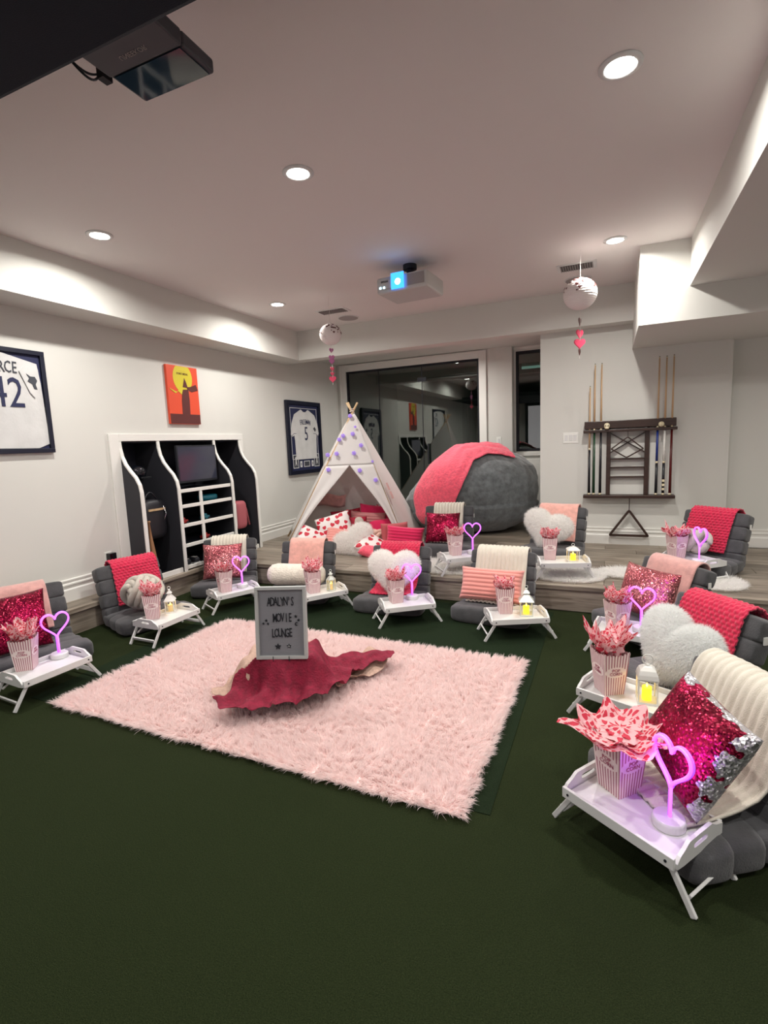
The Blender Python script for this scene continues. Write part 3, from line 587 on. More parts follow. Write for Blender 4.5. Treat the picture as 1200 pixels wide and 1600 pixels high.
# large framed jersey 42, cut by the photo's left edge
t = thing('framed_jersey', 'large framed white baseball jersey numbered 42, cut off at left', 'framed jersey', (WX, 2.29, 1.487))
W2, H2 = .52, .805
MB().box(0, .012, -W2+.02, W2-.02, .02, H2-.02).build('backing', 'navy', t)
f = MB(); f.box(0, .035, -W2, W2, 0, .035); f.box(0, .035, -W2, W2, H2-.035, H2); f.box(0, .035, -W2, -W2+.035, .035, H2-.035); f.box(0, .035, W2-.035, W2, .035, H2-.035); f.build('frame', 'navyframe', t, bevel=.003)
js = [(-.42,.05),(.40,.042),(.485,.075),(.475,.40),(.47,.55),(.455,.70),(.30,.735),(.12,.775),(-.12,.775),(-.30,.735),(-.45,.70),(-.47,.4),(-.485,.075)]
j = yz_poly('jersey', js, .012, .020, 'jersey', t, bevel=.004)
yz_poly('sleeve', [(.315,.635),(.35,.668),(.455,.66),(.46,.52),(.41,.44),(.38,.475)], .021, .030, 'jersey', j, bevel=.003)
yz_poly('sleeve', [(-.25,.62),(-.33,.665),(-.455,.66),(-.46,.52),(-.41,.44),(-.38,.475)], .021, .030, 'jersey', j, bevel=.003)
yz_poly('sleeve_patch', [(.36,.62),(.39,.60),(.425,.60),(.44,.57),(.425,.54),(.435,.50),(.41,.505),(.40,.54),(.365,.56),(.38,.585)], .031, .033, 'charcoal', j)
arched(j, 'RCE', .125, .235, .655, 'charcoal', .9, sx=.62, x=.0225)
text('number', '42', .325, 'navy', j, frame_mw((.0225, .21, .455), *XU), sx=.78, depth=.002)
# poster canvas
t = thing('poster_canvas', 'orange poster canvas with yellow sun and dark surfboard above the locker', 'poster', (WX, 4.07, 1.745))
PW, PH = .435, .61
MB().box(0, .03, 0, PW, 0, PH).build('canvas', 'orange', t, bevel=.003)
sun = [(PW*.50 + .135*math.sin(a), PH*.80 + .155*math.cos(a)) for a in [2*PI*k/36 for k in range(36)]]
sun = [(y, min(z, PH-.004)) for y, z in sun]
yz_poly('sun', sun, .030, .0312, 'yellow', t)
yz_poly('surfboard', [(.175,.10),(.285,.10),(.292,.25),(.285,.37),(.262,.44),(.238,.49),(.222,.44),(.198,.36),(.18,.25)], .0312, .0322, 'maroon', t)
yz_poly('lower_band', [(.004,.004),(PW-.004,.004),(PW-.004,.105),(.004,.105)], .030, .0312, 'maroon', t)
yz_poly('dark_shape', [(.255,.395),(.31,.40),(.40,.43),(.425,.37),(.33,.345),(.27,.37)], .0323, .0332, 'maroon', t)
yz_poly('yellow_shape', [(.02,.37),(.12,.335),(.18,.39),(.27,.385),(.27,.37),(.205,.365),(.185,.31),(.14,.345),(.10,.32),(.03,.36)], .0323, .0332, 'yellow', t)
text('title', 'POINT BREAK', .033, 'maroon', t, frame_mw((.0325, .215, .528), *XU), sx=.78, depth=.0006)
text('subtitle', '. . . . . . . . . .', .02, 'maroon', t, frame_mw((.0325, .215, .562), *XU), sx=.9, depth=.0006)
# framed jersey 5
t = thing('framed_jersey', 'navy framed white baseball jersey number 5 beside the teepee', 'framed jersey', (WX+.006, 6.19, 1.05)); t.rotation_euler = (0, 0, rad(-1))
FW, FH = .90, 1.07
def fr(name, y0, y1, z0, z1, d0, d1, wd, m, par):
    b = MB(); b.box(d0, d1, y0, y1, z0, z0+wd); b.box(d0, d1, y0, y1, z1-wd, z1); b.box(d0, d1, y0, y0+wd, z0+wd, z1-wd); b.box(d0, d1, y1-wd, y1, z0+wd, z1-wd); return b.build(name, m, par)
fr('frame', 0, FW, 0, FH, 0, .04, .055, 'navyframe', t)
MB().box(0, .015, .05, FW-.05, .05, FH-.05).build('mat_board', 'navy', t)
fr('mat_line', .10, FW-.09, .22, FH-.10, .015, .018, .007, 'white', t)
js = [(.20,.22),(.74,.22),(.755,.52),(.77,.60),(.81,.565),(.83,.60),(.80,.75),(.73,.87),(.56,.945),(.50,.91),(.43,.91),(.37,.945),(.20,.87),(.13,.75),(.09,.58),(.125,.555),(.175,.58),(.19,.50)]
j = yz_poly('jersey', js, .018, .026, 'jersey', t, bevel=.004)
for sgn in (0, 1): yz_poly('sleeve_piping', [((.10,.565),(.16,.60),(.22,.60),(.22,.594),(.16,.593),(.10,.557))[k] if not sgn else ((.80,.565),(.74,.60),(.68,.60),(.68,.594),(.74,.593),(.80,.557))[k] for k in range(6)], .0262, .027, 'navy', j)
arched(j, 'FREEMAN', .105, .465, .765, 'navy', .75, sx=.62, x=.0275)
text('number', '5', .29, 'navy', j, frame_mw((.0275, .48, .585), *XU), sx=.72)
yz_poly('sleeve_patch', [(.68,.67),(.72,.70),(.76,.66),(.73,.62)], .0265, .0275, 'charcoal', j)
for y0, y1, z0, z1 in ((.11,.25,.09,.29), (.68,.82,.09,.29), (.39,.55,.10,.19)):
    p = fr('photo_mat', y0, y1, z0, z1, .015, .018, .010, 'white', t); MB().box(.015, .0165, y0+.012, y1-.012, z0+.012, z1-.012).build('photo_print', 'charcoal', p)
    if z1 > .2: yz_poly('player_figure', [(y0+.05,z0+.03),(y0+.06,z0+.12),(y0+.05,z0+.15),(y0+.075,z0+.175),(y0+.095,z0+.15),(y0+.085,z0+.10),(y0+.10,z0+.03),(y0+.075,z0+.07)], .0166, .0176, 'jersey', p)
for y in (.29, .60): p = MB().box(.015, .017, y, y+.055, .10, .19).build('small_card', 'white', t); MB().box(.0172, .0178, y+.02, y+.035, .125, .165).build('card_mark', 'charcoal', p)

# built-in locker
lk = thing('locker', 'black built-in locker with white S-curved dividers in left wall', 'locker', (WX, 0, 0))
niche = MB(); niche.box(-.34, -.32, LY0, LY1, HS, LZ); niche.box(-.32, 0, LY0, LY1, LZ-.012, LZ-.002); niche.box(-.32, 0, LY0, LY1, HS-.02, HS)
niche.build('back_panel', 'panel_black', lk)
f = MB(); f.box(0, .02, 3.327, 3.435, HS, 1.64); f.box(0, .02, 3.435, 5.216, 1.57, 1.64); f.box(0, .02, 5.16, 5.216, 1.42, 1.57); f.build('face_frame', 'trim', lk, bevel=.003)
sp = [(0.0,1.57),(.004,1.50),(.022,1.42),(.06,1.345),(.115,1.28),(.175,1.22),(.215,1.15),(.228,1.08),(.23,.90),(.23,HS)]
for y in (3.44, 3.89, 4.70, 5.15):
    pan = MB().prism([(-.32,HS),(-.32,1.55)] + sp, y-.009, y+.009, 'xz').build('divider', 'panel_side', lk)
    # smooth curved white edge strip, rectangular in section
    pts = []
    for k in range(len(sp)):
        a = Vector(sp[max(k-1,0)]); c = Vector(sp[min(k+1,len(sp)-1)]); tn = (c-a).normalized(); nn = Vector((-tn.y, tn.x)); nn = nn if nn.x > 0 else -nn
        pts.append((Vector(sp[k]), nn))
    vs = []
    for p, nn in pts:
        for dy, q in ((-.018, 0), (.018, 0), (.018, .018), (-.018, .018)): vs.append((p.x + nn.x*q, y+dy, p.y + nn.y*q))
    fs = [(k*4+i, k*4+(i+1)%4, k*4+4+(i+1)%4, k*4+4+i) for k in range(len(pts)-1) for i in range(4)] + [(0,1,2,3), tuple(range(len(vs)-4, len(vs)))]
    MB().add(vs, fs).build('edge_strip', 'trim', pan, bevel=.004)
for z in (1.045, .885, .685, .475, HS+.03):
    b = MB(); b.box(-.32, .205, 3.90, 4.69, z, z+.012); s = b.build('shelf', 'panel_black', lk)
    MB().box(.205, .225, 3.905, 4.685, z-.014, z+.022).build('shelf_edge', 'trim', s, bevel=.003)
MB().box(.206, .226, 4.19, 4.225, HS+.066, 1.03).build('shelf_post', 'trim', lk, bevel=.003)
for y0, y1 in ((3.46, 3.87), (4.72, 5.13)): MB().box(.20, .22, y0, y1, HS, HS+.05).build('toe_board', 'trim', lk, bevel=.003)
t = thing('small_screen', 'small dark wall screen mounted inside the locker', 'screen', (WX+.08, 4.34, 1.315))
MB().box(-.02, .01, -.29, .29, -.20, .20).build('bezel', 'black', t, bevel=.004); MB().box(.0101, .0115, -.275, .275, -.175, .185).build('display', 'screen', t)
MB().box(-.30, -.02, -.03, .03, -.03, .03).build('bracket', 'black', t)
# things kept in the locker
t = thing('gear_bag', 'black gear bag hanging in the left bay of the locker', 'bag', (WX+.02, 3.70, .62))
MB().sell((0, 0, .17), (.10, .14, .20), .45, .5).build('bag_body', 'bagblack', t, smooth=True); MB().box(.09, .105, -.10, .10, .26, .28).build('zip_flap', 'pole', t)
MB().tube([(.02, -.08+.16*k/8, .36+.08*math.sin(PI*k/8)) for k in range(9)], .008, 6).build('carry_strap', 'bagblack', t, smooth=True)
MB().tube([(.10, .08, .30), (.11, .10, .22), (.11, .07, .16)], .006, 6).build('buckle_strap', 'chrome', t, smooth=True)
t = thing('baseball_bat', 'brown wooden bat leaning in the locker under the black bag', 'bat', (WX+.17, 3.57, HS)); o = MB().lathe([(.012,0),(.033,.01),(.034,.18),(.026,.30),(.015,.44),(.014,.56),(.022,.565),(.02,.58)], 16).build('barrel', 'batwood', t, smooth=True); o.rotation_euler = (0, rad(-4), 0)
t = thing('hanging_helmet', 'black helmet with a bright highlight hung in the left bay', 'helmet', (WX-.02, 3.62, 1.26)); MB().sell((0,0,0), (.09,.09,.075), .9, .9).build('shell', 'blackgloss', t, smooth=True); MB().box(.05,.13,-.06,.06,-.05,-.035).build('brim', 'blackgloss', t)
t = thing('pink_backpack', 'pink and grey backpack hanging in the right bay of the locker', 'bag', (WX+.10, 4.93, .54))
MB().sell((0, 0, .12), (.07, .10, .17), .4, .5).build('pack_body', 'pinkbag', t, smooth=True); MB().sell((.0, -.09, .12), (.05, .03, .16), .4, .5).build('side_panel', 'plate', t, smooth=True)
MB().tube([(.02, .06, .28), (.03, .11, .18), (.05, .13, -.02)], .012, 6).build('shoulder_strap', 'pinkbag', t, smooth=True)
MB().tube([(0, -.05, .27), (0, -.08, .38), (0, -.09, .45)], .005, 5).build('hanging_loop', 'chrome', t, smooth=True)
def toy(label, x, y, z, m, kind='toy'):
    t = thing('toy_car' if kind == 'toy' else kind, label, kind if kind != 'toy_car' else 'toy', (WX+x, y, z)); 
    if kind == 'ball': MB().sell((0,0,.022), (.022,.022,.022), 1, 1).build('ball', m, t, smooth=True)
    else:
        MB().sell((0,0,.025), (.03,.06,.02), .4, .5).build('toy_body', m, t, smooth=True); MB().sell((0,-.005,.05), (.02,.03,.018), .5, .6).build('toy_cab', m, t, smooth=True)
        for yy in (-.035, .035): o = MB().lathe([(.014,-.004),(.014,.004)], 12).build('wheel', 'black', t); o.rotation_euler = (0, PI/2, 0); o.location = (.03, yy, .014)
toy('red toy on the third locker shelf, left side', .14, 4.0, .697, 'redtoy')
toy('teal toy on the third locker shelf, right of the post', .14, 4.32, .697, 'tealtoy')
toy('dark red toy on the fourth locker shelf, right of the post', .14, 4.30, .487, 'redtoy')
toy('small white ball at the left end of the fourth locker shelf', .17, 3.93, .487, 'white', 'ball')
t = thing('folded_cap', 'dark teal cloth folded on the top right locker shelf', 'cloth', (WX+.08, 4.45, .897)); MB().sell((0,0,.035), (.07,.12,.035), .5, .6).build('cloth', 'tealtoy', t, smooth=True)
t = thing('cleats', 'pair of black and white shoes on the lowest locker shelf', 'shoes', (WX+.10, 4.05, HS+.042))
for yy in (-.06, .06):
    s = MB().sell((0, yy, .035), (.10, .035, .03), .5, .6).build('shoe', 'black', t, smooth=True); MB().box(-.10, .10, yy-.034, yy+.034, 0, .010).build('sole', 'white', s)
    for k in range(3): MB().box(.02+.02*k, .028+.02*k, yy-.02, yy+.02, .060, .068).build('lace', 'white', s)
# outlet adapter on the left wall
t = thing('plug_adapter', 'black plug-in adapter on a white outlet left of the locker', 'adapter', (WX, 3.20, .50))
MB().box(0, .006, -.035, .035, -.06, .06).build('outlet_plate', 'plate', t, bevel=.002); MB().box(.006, .06, -.025, .045, -.02, .05).build('adapter_body', 'blackgloss', t, bevel=.006)
def switchplate(label, x, y, z, n):
    t = thing('light_switch', label, 'switch', (x, y, z)); wd = .025 + .046*n
    MB().box(-wd/2, wd/2, -.006, 0, -.06, .06).build('plate', 'plate', t, bevel=.002)
    for k in range(n):
        cx = (k-(n-1)/2)*.046; MB().box(cx-.016, cx+.016, -.010, -.006, -.034, .034).build('rocker', 'white', t, bevel=.002)
switchplate('white triple light switch left of the cue rack', -.405, BY, 1.43, 3)
switchplate('white single light switch right of the glass door', -1.52, DY, 1.42, 1)

# cue rack
rk = thing('cue_rack', 'dark walnut wall rack holding six pool cues', 'cue rack', (0, BY, 0))
MB().box(-.255, .64, -.10, 0, 1.515, 1.60).build('top_rail', 'rack', rk, bevel=.006); MB().box(-.265, .65, -.125, 0, 1.475, 1.505).build('cue_clip_rail', 'rack', rk, bevel=.004)
MB().box(-.26, .65, -.13, 0, .750, .785).build('base_shelf', 'rack', rk, bevel=.006)
for x in (-.005, .375): MB().box(x-.022, x+.022, -.05, 0, .785, 1.515).build('side_post', 'rack', rk, bevel=.004)
for z in (.98, 1.085, 1.18): MB().box(.017, .353, -.06, 0, z-.008, z+.008).build('ball_shelf', 'rack', rk, bevel=.002)
for s in (0, 1): MB().bar((.017, -.02, 1.25 if s else 1.46), (.353, -.02, 1.46 if s else 1.25), .012, .012).build('cross_bar', 'rack', rk)
MB().box(.345, .37, -.056, -.05, 1.50, 1.525).build('paper_tag', 'plate', rk)
def polyring(name, pts, wd, y0, y1, m, parent):
    # closed frame with rounded look: bars joined end to end
    b = MB(); n = len(pts)
    c = (sum(p[0] for p in pts)/n, sum(p[1] for p in pts)/n)
    inn = []
    for i in range(n):
        p, q, r = Vector(pts[i-1]), Vector(pts[i]), Vector(pts[(i+1)%n]); d1 = (q-p).normalized(); d2 = (r-q).normalized()
        n1 = Vector((-d1.y, d1.x)); n2 = Vector((-d2.y, d2.x))
        if (Vector(c)-q).dot(n1) < 0: n1 = -n1
        if (Vector(c)-q).dot(n2) < 0: n2 = -n2
        bi = (n1+n2); inn.append(q + bi*(wd/(1+n1.dot(n2))))
    vs = [(p[0], y0, p[1]) for p in pts] + [(p.x, y0, p.y) for p in inn] + [(p[0], y1, p[1]) for p in pts] + [(p.x, y1, p.y) for p in inn]
    fs = []
    for i in range(n):
        j = (i+1)%n; fs += [(i,j,n+j,n+i), (2*n+i,3*n+i,3*n+j,2*n+j), (i,2*n+i,2*n+j,j), (n+i,n+j,3*n+j,3*n+i)]
    return b.add(vs, fs).build(name, m, parent, bevel=.004)
def rounded(pts, r, k=5):
    out = []; n = len(pts)
    for i in range(n):
        q = Vector(pts[i]); a = (Vector(pts[i-1])-q).normalized()*r; c = (Vector(pts[(i+1)%n])-q).normalized()*r
        for t_ in range(k+1):
            u = t_/k; out.append(tuple((q+a)*(1-u)**2 + q*2*u*(1-u) + (q+c)*u*u))
    return out
t = thing('triangle_rack', 'dark wooden triangle hanging below the cue rack', 'triangle rack', (.215, BY-.05, 0))
polyring('triangle_frame', rounded([(0,.63),(-.215,.315),(.215,.315)], .04), .024, -.025, .0, 'rack', t); MB().box(-.004,.004,-.02,-.01,.60,.752).build('hook', 'rack', t)
t = thing('diamond_rack', 'dark wooden diamond rack hung inside the cue rack', 'diamond rack', (.185, BY-.07, 0))
polyring('diamond_frame', rounded([(0,1.425),(-.175,1.29),(-.01,1.185),(.165,1.285)], .02), .014, -.02, 0, 'rack', t); MB().box(-.003,.003,-.015,-.008,1.41,1.52).build('hook', 'rack', t)
def cue(label, x, top, butt, sec, mark=None):
    t = thing('pool_cue', label, 'pool cue', (x, BY-.09, .787)); h = top - .787; lean = rad(-1.2)
    segs = [(0, .018, .0145, .0145, 'ivory'), (.018, .70 if h > 1.3 else .50, .0145, .0105, butt), (.70 if h > 1.3 else .50, (.73 if h > 1.3 else .52), .0105, .0103, 'ivory'), (.73 if h > 1.3 else .52, h-.02, .0103, .0065, 'cuemaple'), (h-.02, h-.008, .0065, .0065, 'ivory'), (h-.008, h, .006, .005, 'cueblack')]
    if sec: segs[1:2] = [(.018, .34, .0145, .0128, butt), (.34, .36, .0128, .0127, 'ivory'), (.36, .70, .0127, .0105, sec)]
    for a, b_, r0, r1, m in segs:
        o = MB().lathe([(r0, a), (r1, b_)], 14).build({'ivory': 'collar', 'cuemaple': 'shaft', 'cueblack': 'tip' if a > 1 else 'butt'}.get(m, 'butt'), m, t, smooth=True); 
    if mark:
        for k in range(3): MB().box(-.012, .012, -.0155, -.0140, .05+k*.045, .075+k*.045).build('inlay', 'ivory', t)
    return t
cue('short pool cue with black butt, leftmost on the rack', -.20, 1.985, 'cueblack', None)
cue('pool cue with dark green butt, second from left', -.152, 2.22, 'cuegreen', None)
cue('pool cue with plain black butt, third from left', -.085, 2.22, 'cueblack', None)
cue('pool cue with blue and black butt, fourth from left', .468, 2.235, 'cueblack', 'cueblue')
cue('pool cue with white inlaid butt marks, second from right', .535, 2.235, 'cueblack', 'plate', True)
cue('pool cue with dark red butt, rightmost on the rack', .60, 2.24, 'cuered', None)
t = thing('skull_ball', 'small glossy skull-shaped ball on the left of the cue rack rail', 'ball', (-.025, BY-.13, 1.507)); MB().sell((0,0,.036), (.030,.032,.034), .9, .9).build('ball', 'ivory', t, smooth=True); MB().sell((0,-.02,.016), (.022,.015,.014), .6, .7).build('jaw', 'ivory', t, smooth=True)
for x in (-.011, .011): MB().sell((x,-.030,.038), (.006,.004,.006), 1, 1, 8, 6).build('eye_socket', 'black', t)
t = thing('cue_ball', 'cream ball resting on the cue rack rail at right', 'ball', (.50, BY-.117, 1.507)); MB().sell((0,0,.029), (.029,.029,.029), 1, 1).build('ball', 'ivory', t, smooth=True)

# ================================================================ SEATS, BLANKETS, CUSHIONS
def yb(z):   # backrest centre line: leans back as it rises
    u = max(0, (z - .06) / .42); return .015 + .125 * u ** 1.25
def make_chair():
    t = thing('floor_chair', None, None)
    b = MB(); zs = [.105, .215, .325, .435]
    for z in zs:
        sl = (yb(z+.05) - yb(z-.05)) / .1; b.M = Matrix.Translation((0, yb(z), z)) @ Matrix.Rotation(-math.atan(sl), 4, 'X')
        def fn(u, v, z=z):
            sg = lambda q, p: math.copysign(abs(q)**p, q)
            a = u*2*PI; q = (v-.5)*PI
            # cross-section around the x axis, so the seams between the rolls run sideways
            x = .275*sg(math.sin(q), .25); rr = abs(math.cos(q))**.20
            y = .060*rr*sg(math.cos(a), .42); zz = .0635*rr*sg(math.sin(a), .24)
            y += .004*noise.noise(Vector((x*14, zz*30, z*20)))
            return (x, y, zz)
        b.grid(fn, 36, 20, closeu=True)
    b.build('backrest', 'chair', t, smooth=True)
    b = MB()
    for k, (y, hy, hz) in enumerate(((-.035, .088, .062), (-.170, .090, .064), (-.305, .095, .070))):
        b.M = Matrix.Translation((0, y, .068 if k < 2 else .071))
        def fn(u, v, k=k, hy=hy, hz=hz):
            sg = lambda q, p: math.copysign(abs(q)**p, q)
            a = u*2*PI; q = (v-.5)*PI; wx = .285 + .015*k
            x = wx*sg(math.sin(q), .36); rr = abs(math.cos(q))**.36
            y = hy*rr*sg(math.cos(a), .42); zz = hz*rr*sg(math.sin(a), .5)
            return (x, y + .004*noise.noise(Vector((x*12, y*30, k))), zz + .004*noise.noise(Vector((x*18, y*20, k+5))) * (1 if zz > 0 else 0))
        b.grid(fn, 20, 20, closeu=True)
    b.build('seat', 'chair', t, smooth=True)
    b = MB(); b.box(.274, .280, yb(.40)-.012, yb(.40)+.012, .375, .415); b.build('care_tag', 'plate', t)
    return t
chair0 = make_chair()

def drape_path(front_z, back_z, seat=0.0, off=.078):
    p = []
    if seat: p += [(-seat, .150), (-seat*.5-.05, .152), (-.115, .158)]
    z = max(front_z, .19 if seat else 0)
    while z < .46: p.append((yb(z) - off, z)); z += .04
    cy, cz = yb(.462), .462
    for k in range(9):
        a = PI - PI*k/8; p.append((cy + off*math.cos(a), cz + (off-.004)*math.sin(a)))
    z = .44
    while z > back_z: p.append((yb(z) + off, z)); z -= .05
    # resample evenly with smoothing
    P = [Vector(q) for q in p]
    for _ in range(2): P = [P[0]] + [(P[i-1] + P[i]*2 + P[i+1])/4 for i in range(1, len(P)-1)] + [P[-1]]
    return P
def resample(P, n):
    L = [0]
    for a, b in zip(P, P[1:]): L.append(L[-1] + (b-a).length)
    out = []
    for k in range(n+1):
        s = L[-1]*k/n; i = 0
        while i < len(L)-2 and L[i+1] < s: i += 1
        u = (s - L[i])/max(1e-9, L[i+1]-L[i]); out.append(P[i].lerp(P[i+1], u))
    return out, L[-1]
def make_blanket(style, width, xoff, front_z=.16, back_z=.26, seat=0.0, skew=0.0):
    P, L = resample(drape_path(front_z, back_z, seat), 60 if style == 'plain' else (150 if style == 'scale' else 60)); n = len(P)-1
    nu = {'plain': 24, 'rib': 110, 'scale': 96}[style]
    nr = []
    for i in range(n+1):
        d = (P[min(i+1,n)] - P[max(i-1,0)]).normalized(); nr.append(Vector((-d.y, d.x)))
    def fn(u, v):
        i = int(round(v*n)); s = L*v; x = (u-.5)*width
        if style == 'rib': h = .011*abs(math.sin(PI*x/.034))**.8
        elif style == 'scale':
            rw = .024; r = s/rw; row = math.floor(r); fx = x/.032 + .5*(row % 2); h = .011*(abs(math.sin(PI*fx))**.7)*(abs(math.sin(PI*(r-row)))**.55)
        else: h = .003*noise.noise(Vector((x*10, s*8, 1)))
        h += .008*noise.noise(Vector((x*5, s*5, style == 'rib')))+.006
        ed = .006*noise.noise(Vector((s*9, (u > .5)*7, 3)))
        q = P[i] + nr[i]*h; return (x*(1+ed*2) + xoff + skew*(v-.4), q.x, q.y)
    m = {'rib': 'greyrib', 'scale': 'redplush', 'plain': 'pinkfleece'}[style]
    return MB().grid(fn, nu, n).build('blanket', m, smooth=True, solid=.010)

def pillow_mb(W, H, T, ribs=0, ribamp=.006, nu=40, nv=40, pinch=.07, wr=.004, seed=0):
    b = MB()
    for sd in (-1, 1):
        def fn(u, v, sd=sd):
            a, c = 2*u-1, 2*v-1
            x = W/2*a*(1 - pinch*(1-abs(c)**2)*abs(a)**3); z = H/2*c*(1 - pinch*(1-abs(a)**2)*abs(c)**3)
            th = T/2*(max(0, (1-a**4)*(1-c**4)))**.55
            if ribs: th += ribamp*abs(math.sin(PI*ribs*v))*(min(1, (1-a**4)*3))
            th += wr*noise.noise(Vector((x*9+seed, z*9, sd)))*min(1, th*30)
            return (x, sd*th, z)
        b.grid(fn, nu, nv, uvf=lambda p, q: (p*W*2, q*H*2))
    return b
def place_on(chair, o, x, y, z, tilt=-12, turn=0, roll=0):
    o.matrix_world = chair_mw(chair) @ Matrix.Translation((x, y, z)) @ Matrix.Rotation(rad(turn), 4, 'Z') @ Matrix.Rotation(rad(tilt), 4, 'X') @ Matrix.Rotation(rad(roll), 4, 'Y')
def chair_mw(c): return Matrix.Translation(c.location) @ Matrix.Rotation(c.rotation_euler.z, 4, 'Z')
def heart_pillow_mb(W, H, T):
    b = MB(); n = 44
    hp = heart2(n, 1.0)
    for sd in (-1, 1):
        def fn(u, v, sd=sd):
            hx, hz = hp[int(round(u*n)) % n]; r = v
            f = 1 - (1-r)**1.0
            return (W/2*hx*f, sd*T/2*(1-f**2.6)**.5, H/1.85*(hz*f) + H*.06)
        b.grid(fn, n, 12)
    return b
def bolster_mb(Ln, R):
    prof = [(.01, -Ln/2), (R*.6, -Ln/2+.008), (R*.88, -Ln/2+.04), (R, -Ln/2+.09), (R*.96, 0), (R, Ln/2-.09), (R*.88, Ln/2-.04), (R*.6, Ln/2-.008), (.01, Ln/2)]
    b = MB(); b.M = Matrix.Rotation(PI/2, 4, 'Y'); return b.lathe(prof, 28)
def knot_pillow(R, r, m, strands=3, p=3, q=4, gap=.75, squash=1.0):
    # cushion plaited from one long padded tube: parallel runs woven over and under round a ball
    obs = MB()
    for s in range(strands):
        off = (s - (strands-1)/2) * r*2*gap; pts = []; n = 190
        for k in range(n):
            a = 2*PI*k/n; lon = p*a; lat = rad(54)*math.sin(q*a)
            rad_ = R - 2*r + r*1.05*math.cos(q*a)
            P = Vector((math.cos(lat)*math.cos(lon), math.cos(lat)*math.sin(lon), math.sin(lat)))
            a2 = a + .01; lo2 = p*a2; la2 = rad(54)*math.sin(q*a2); P2 = Vector((math.cos(la2)*math.cos(lo2), math.cos(la2)*math.sin(lo2), math.sin(la2)))
            side = P.cross(P2 - P).normalized()
            Q = P*rad_ + side*off; pts.append((Q.x, Q.y*squash, Q.z))
        obs.tube(pts, r, 9, closed=True)
    obs.sell((0,0,0), (R-3*r, (R-3*r)*squash, R-3*r), 1, 1, 16, 10)
    return obs.build('knot_pillow', m, smooth=True)

# chair: x, y, facing turn (deg), base height
CH = {
 'A': (-3.84, 2.20, 70, 0), 'B': (-3.78, 3.09, 76, 0), 'C': (-3.66, 4.16, 28, 0), 'D': (-2.74, 4.21, 12, 0), 'E': (-1.74, 4.20, 4, 0), 'F': (-.82, 4.20, -4, 0),
 'G': (-1.64, 5.45, 5, HS), 'H': (-.49, 5.50, -12, HS), 'I': (.84, 5.30, -36, HS), 'J': (.38, 4.12, -48, 0), 'K': (.48, 3.14, -54, 0), 'L': (.42, 2.15, -57, 0)}
CL = {
 'A': 'charcoal floor chair at the left edge with a dusty pink fleece over it', 'B': 'charcoal floor chair left of the locker with a raspberry blanket and knot cushion',
 'C': 'charcoal floor chair in the platform corner with rose sequin cushion and ivory throw', 'D': 'charcoal floor chair behind the letter board with a cream bolster',
 'E': 'charcoal floor chair with white heart cushion in front of the teepee', 'F': 'charcoal floor chair with blush ribbed cushion and ivory throw below the platform',
 'G': 'charcoal floor chair on the platform in front of the beanbag', 'H': 'charcoal floor chair on the platform left of the cue rack',
 'I': 'charcoal floor chair on the platform at the right with raspberry blanket and tag', 'J': 'charcoal floor chair with pale pink fleece at the platform edge, right side',
 'K': 'charcoal floor chair with raspberry blanket and furry heart cushion at right edge', 'L': 'charcoal floor chair nearest the camera at the right edge'}
chairs = {}
for i, k in enumerate(CH):
    x, y, a, z = CH[k]; t = chair0 if i == 0 else dup(chair0); t.location = (x, y, z); t.rotation_euler = (0, 0, rad(a))
    tag(t, CL[k], 'floor chair', 'charcoal floor chairs around the rug'); chairs[k] = t
BLK = {  # style, width, xoff, material, front_z, back_z, seat, skew, label
 'A': ('plain', .36, -.02, 'dustyfleece', .20, .26, 0, 0, 'dusty pink fleece over the chair at the left edge'),
 'B': ('scale', .40, .04, 'redplush', .17, .26, 0, .03, 'raspberry plush blanket on the chair left of the locker'),
 'C': ('rib', .36, 0, 'greyrib', .17, .26, 0, 0, 'ivory ribbed throw behind the rose sequin cushion in the corner'),
 'D': ('plain', .36, 0, 'pinkfleece', .20, .26, 0, 0, 'pale pink fleece on the chair behind the letter board'),
 'E': ('scale', .38, 0, 'redplush', .19, .26, .28, 0, 'raspberry plush blanket behind the white heart cushion, spilling onto the seat'),
 'F': ('rib', .42, 0, 'greyrib', .19, .26, .27, 0, 'ivory ribbed throw behind the blush ribbed cushion'),
 'G': ('rib', .34, 0, 'greyrib', .19, .26, .25, 0, 'ivory ribbed throw on the platform chair before the beanbag'),
 'H': ('plain', .40, 0, 'pinkfleece', .17, .26, 0, 0, 'pale pink fleece on the platform chair left of the cue rack'),
 'I': ('scale', .38, -.02, 'redplush', .16, .26, 0, .05, 'raspberry plush blanket on the platform chair at the right'),
 'J': ('plain', .40, 0, 'dustyfleece', .17, .20, 0, 0, 'pale pink fleece behind the glittering rose cushion at the platform edge'),
 'K': ('scale', .40, .0, 'redplush', .19, .20, .2, 0, 'raspberry scalloped blanket behind the furry heart at the right'),
 'L': ('rib', .44, .0, 'greyrib', .19, .20, .38, 0, 'ivory ribbed throw on the chair nearest the camera')}
for k, (st, wd, xo, m, fz, bz, se, sk, lab) in BLK.items():
    o = make_blanket(st, wd, xo, fz, bz, se, sk); o.data.materials[0] = M[m]; o.location = chairs[k].location; o.rotation_euler = chairs[k].rotation_euler
    tag(o, lab, 'blanket')
def P_(o, k, lab, x, y, z, tilt=-14, turn=0, roll=0, cat='cushion'):
    tag(o, lab, cat); place_on(chairs[k], o, x, y, z, tilt, turn, roll); return o
def sq(name, W, H, T, m, seed=0, **kw): return pillow_mb(W, H, T, seed=seed, **kw).build(name, m, smooth=True, merge=True)
P_(sq('sequin_pillow', .44, .40, .15, 'seqred', 1), 'A', 'dark magenta sequin cushion at the left edge', -.12, -.19, .335, -16)
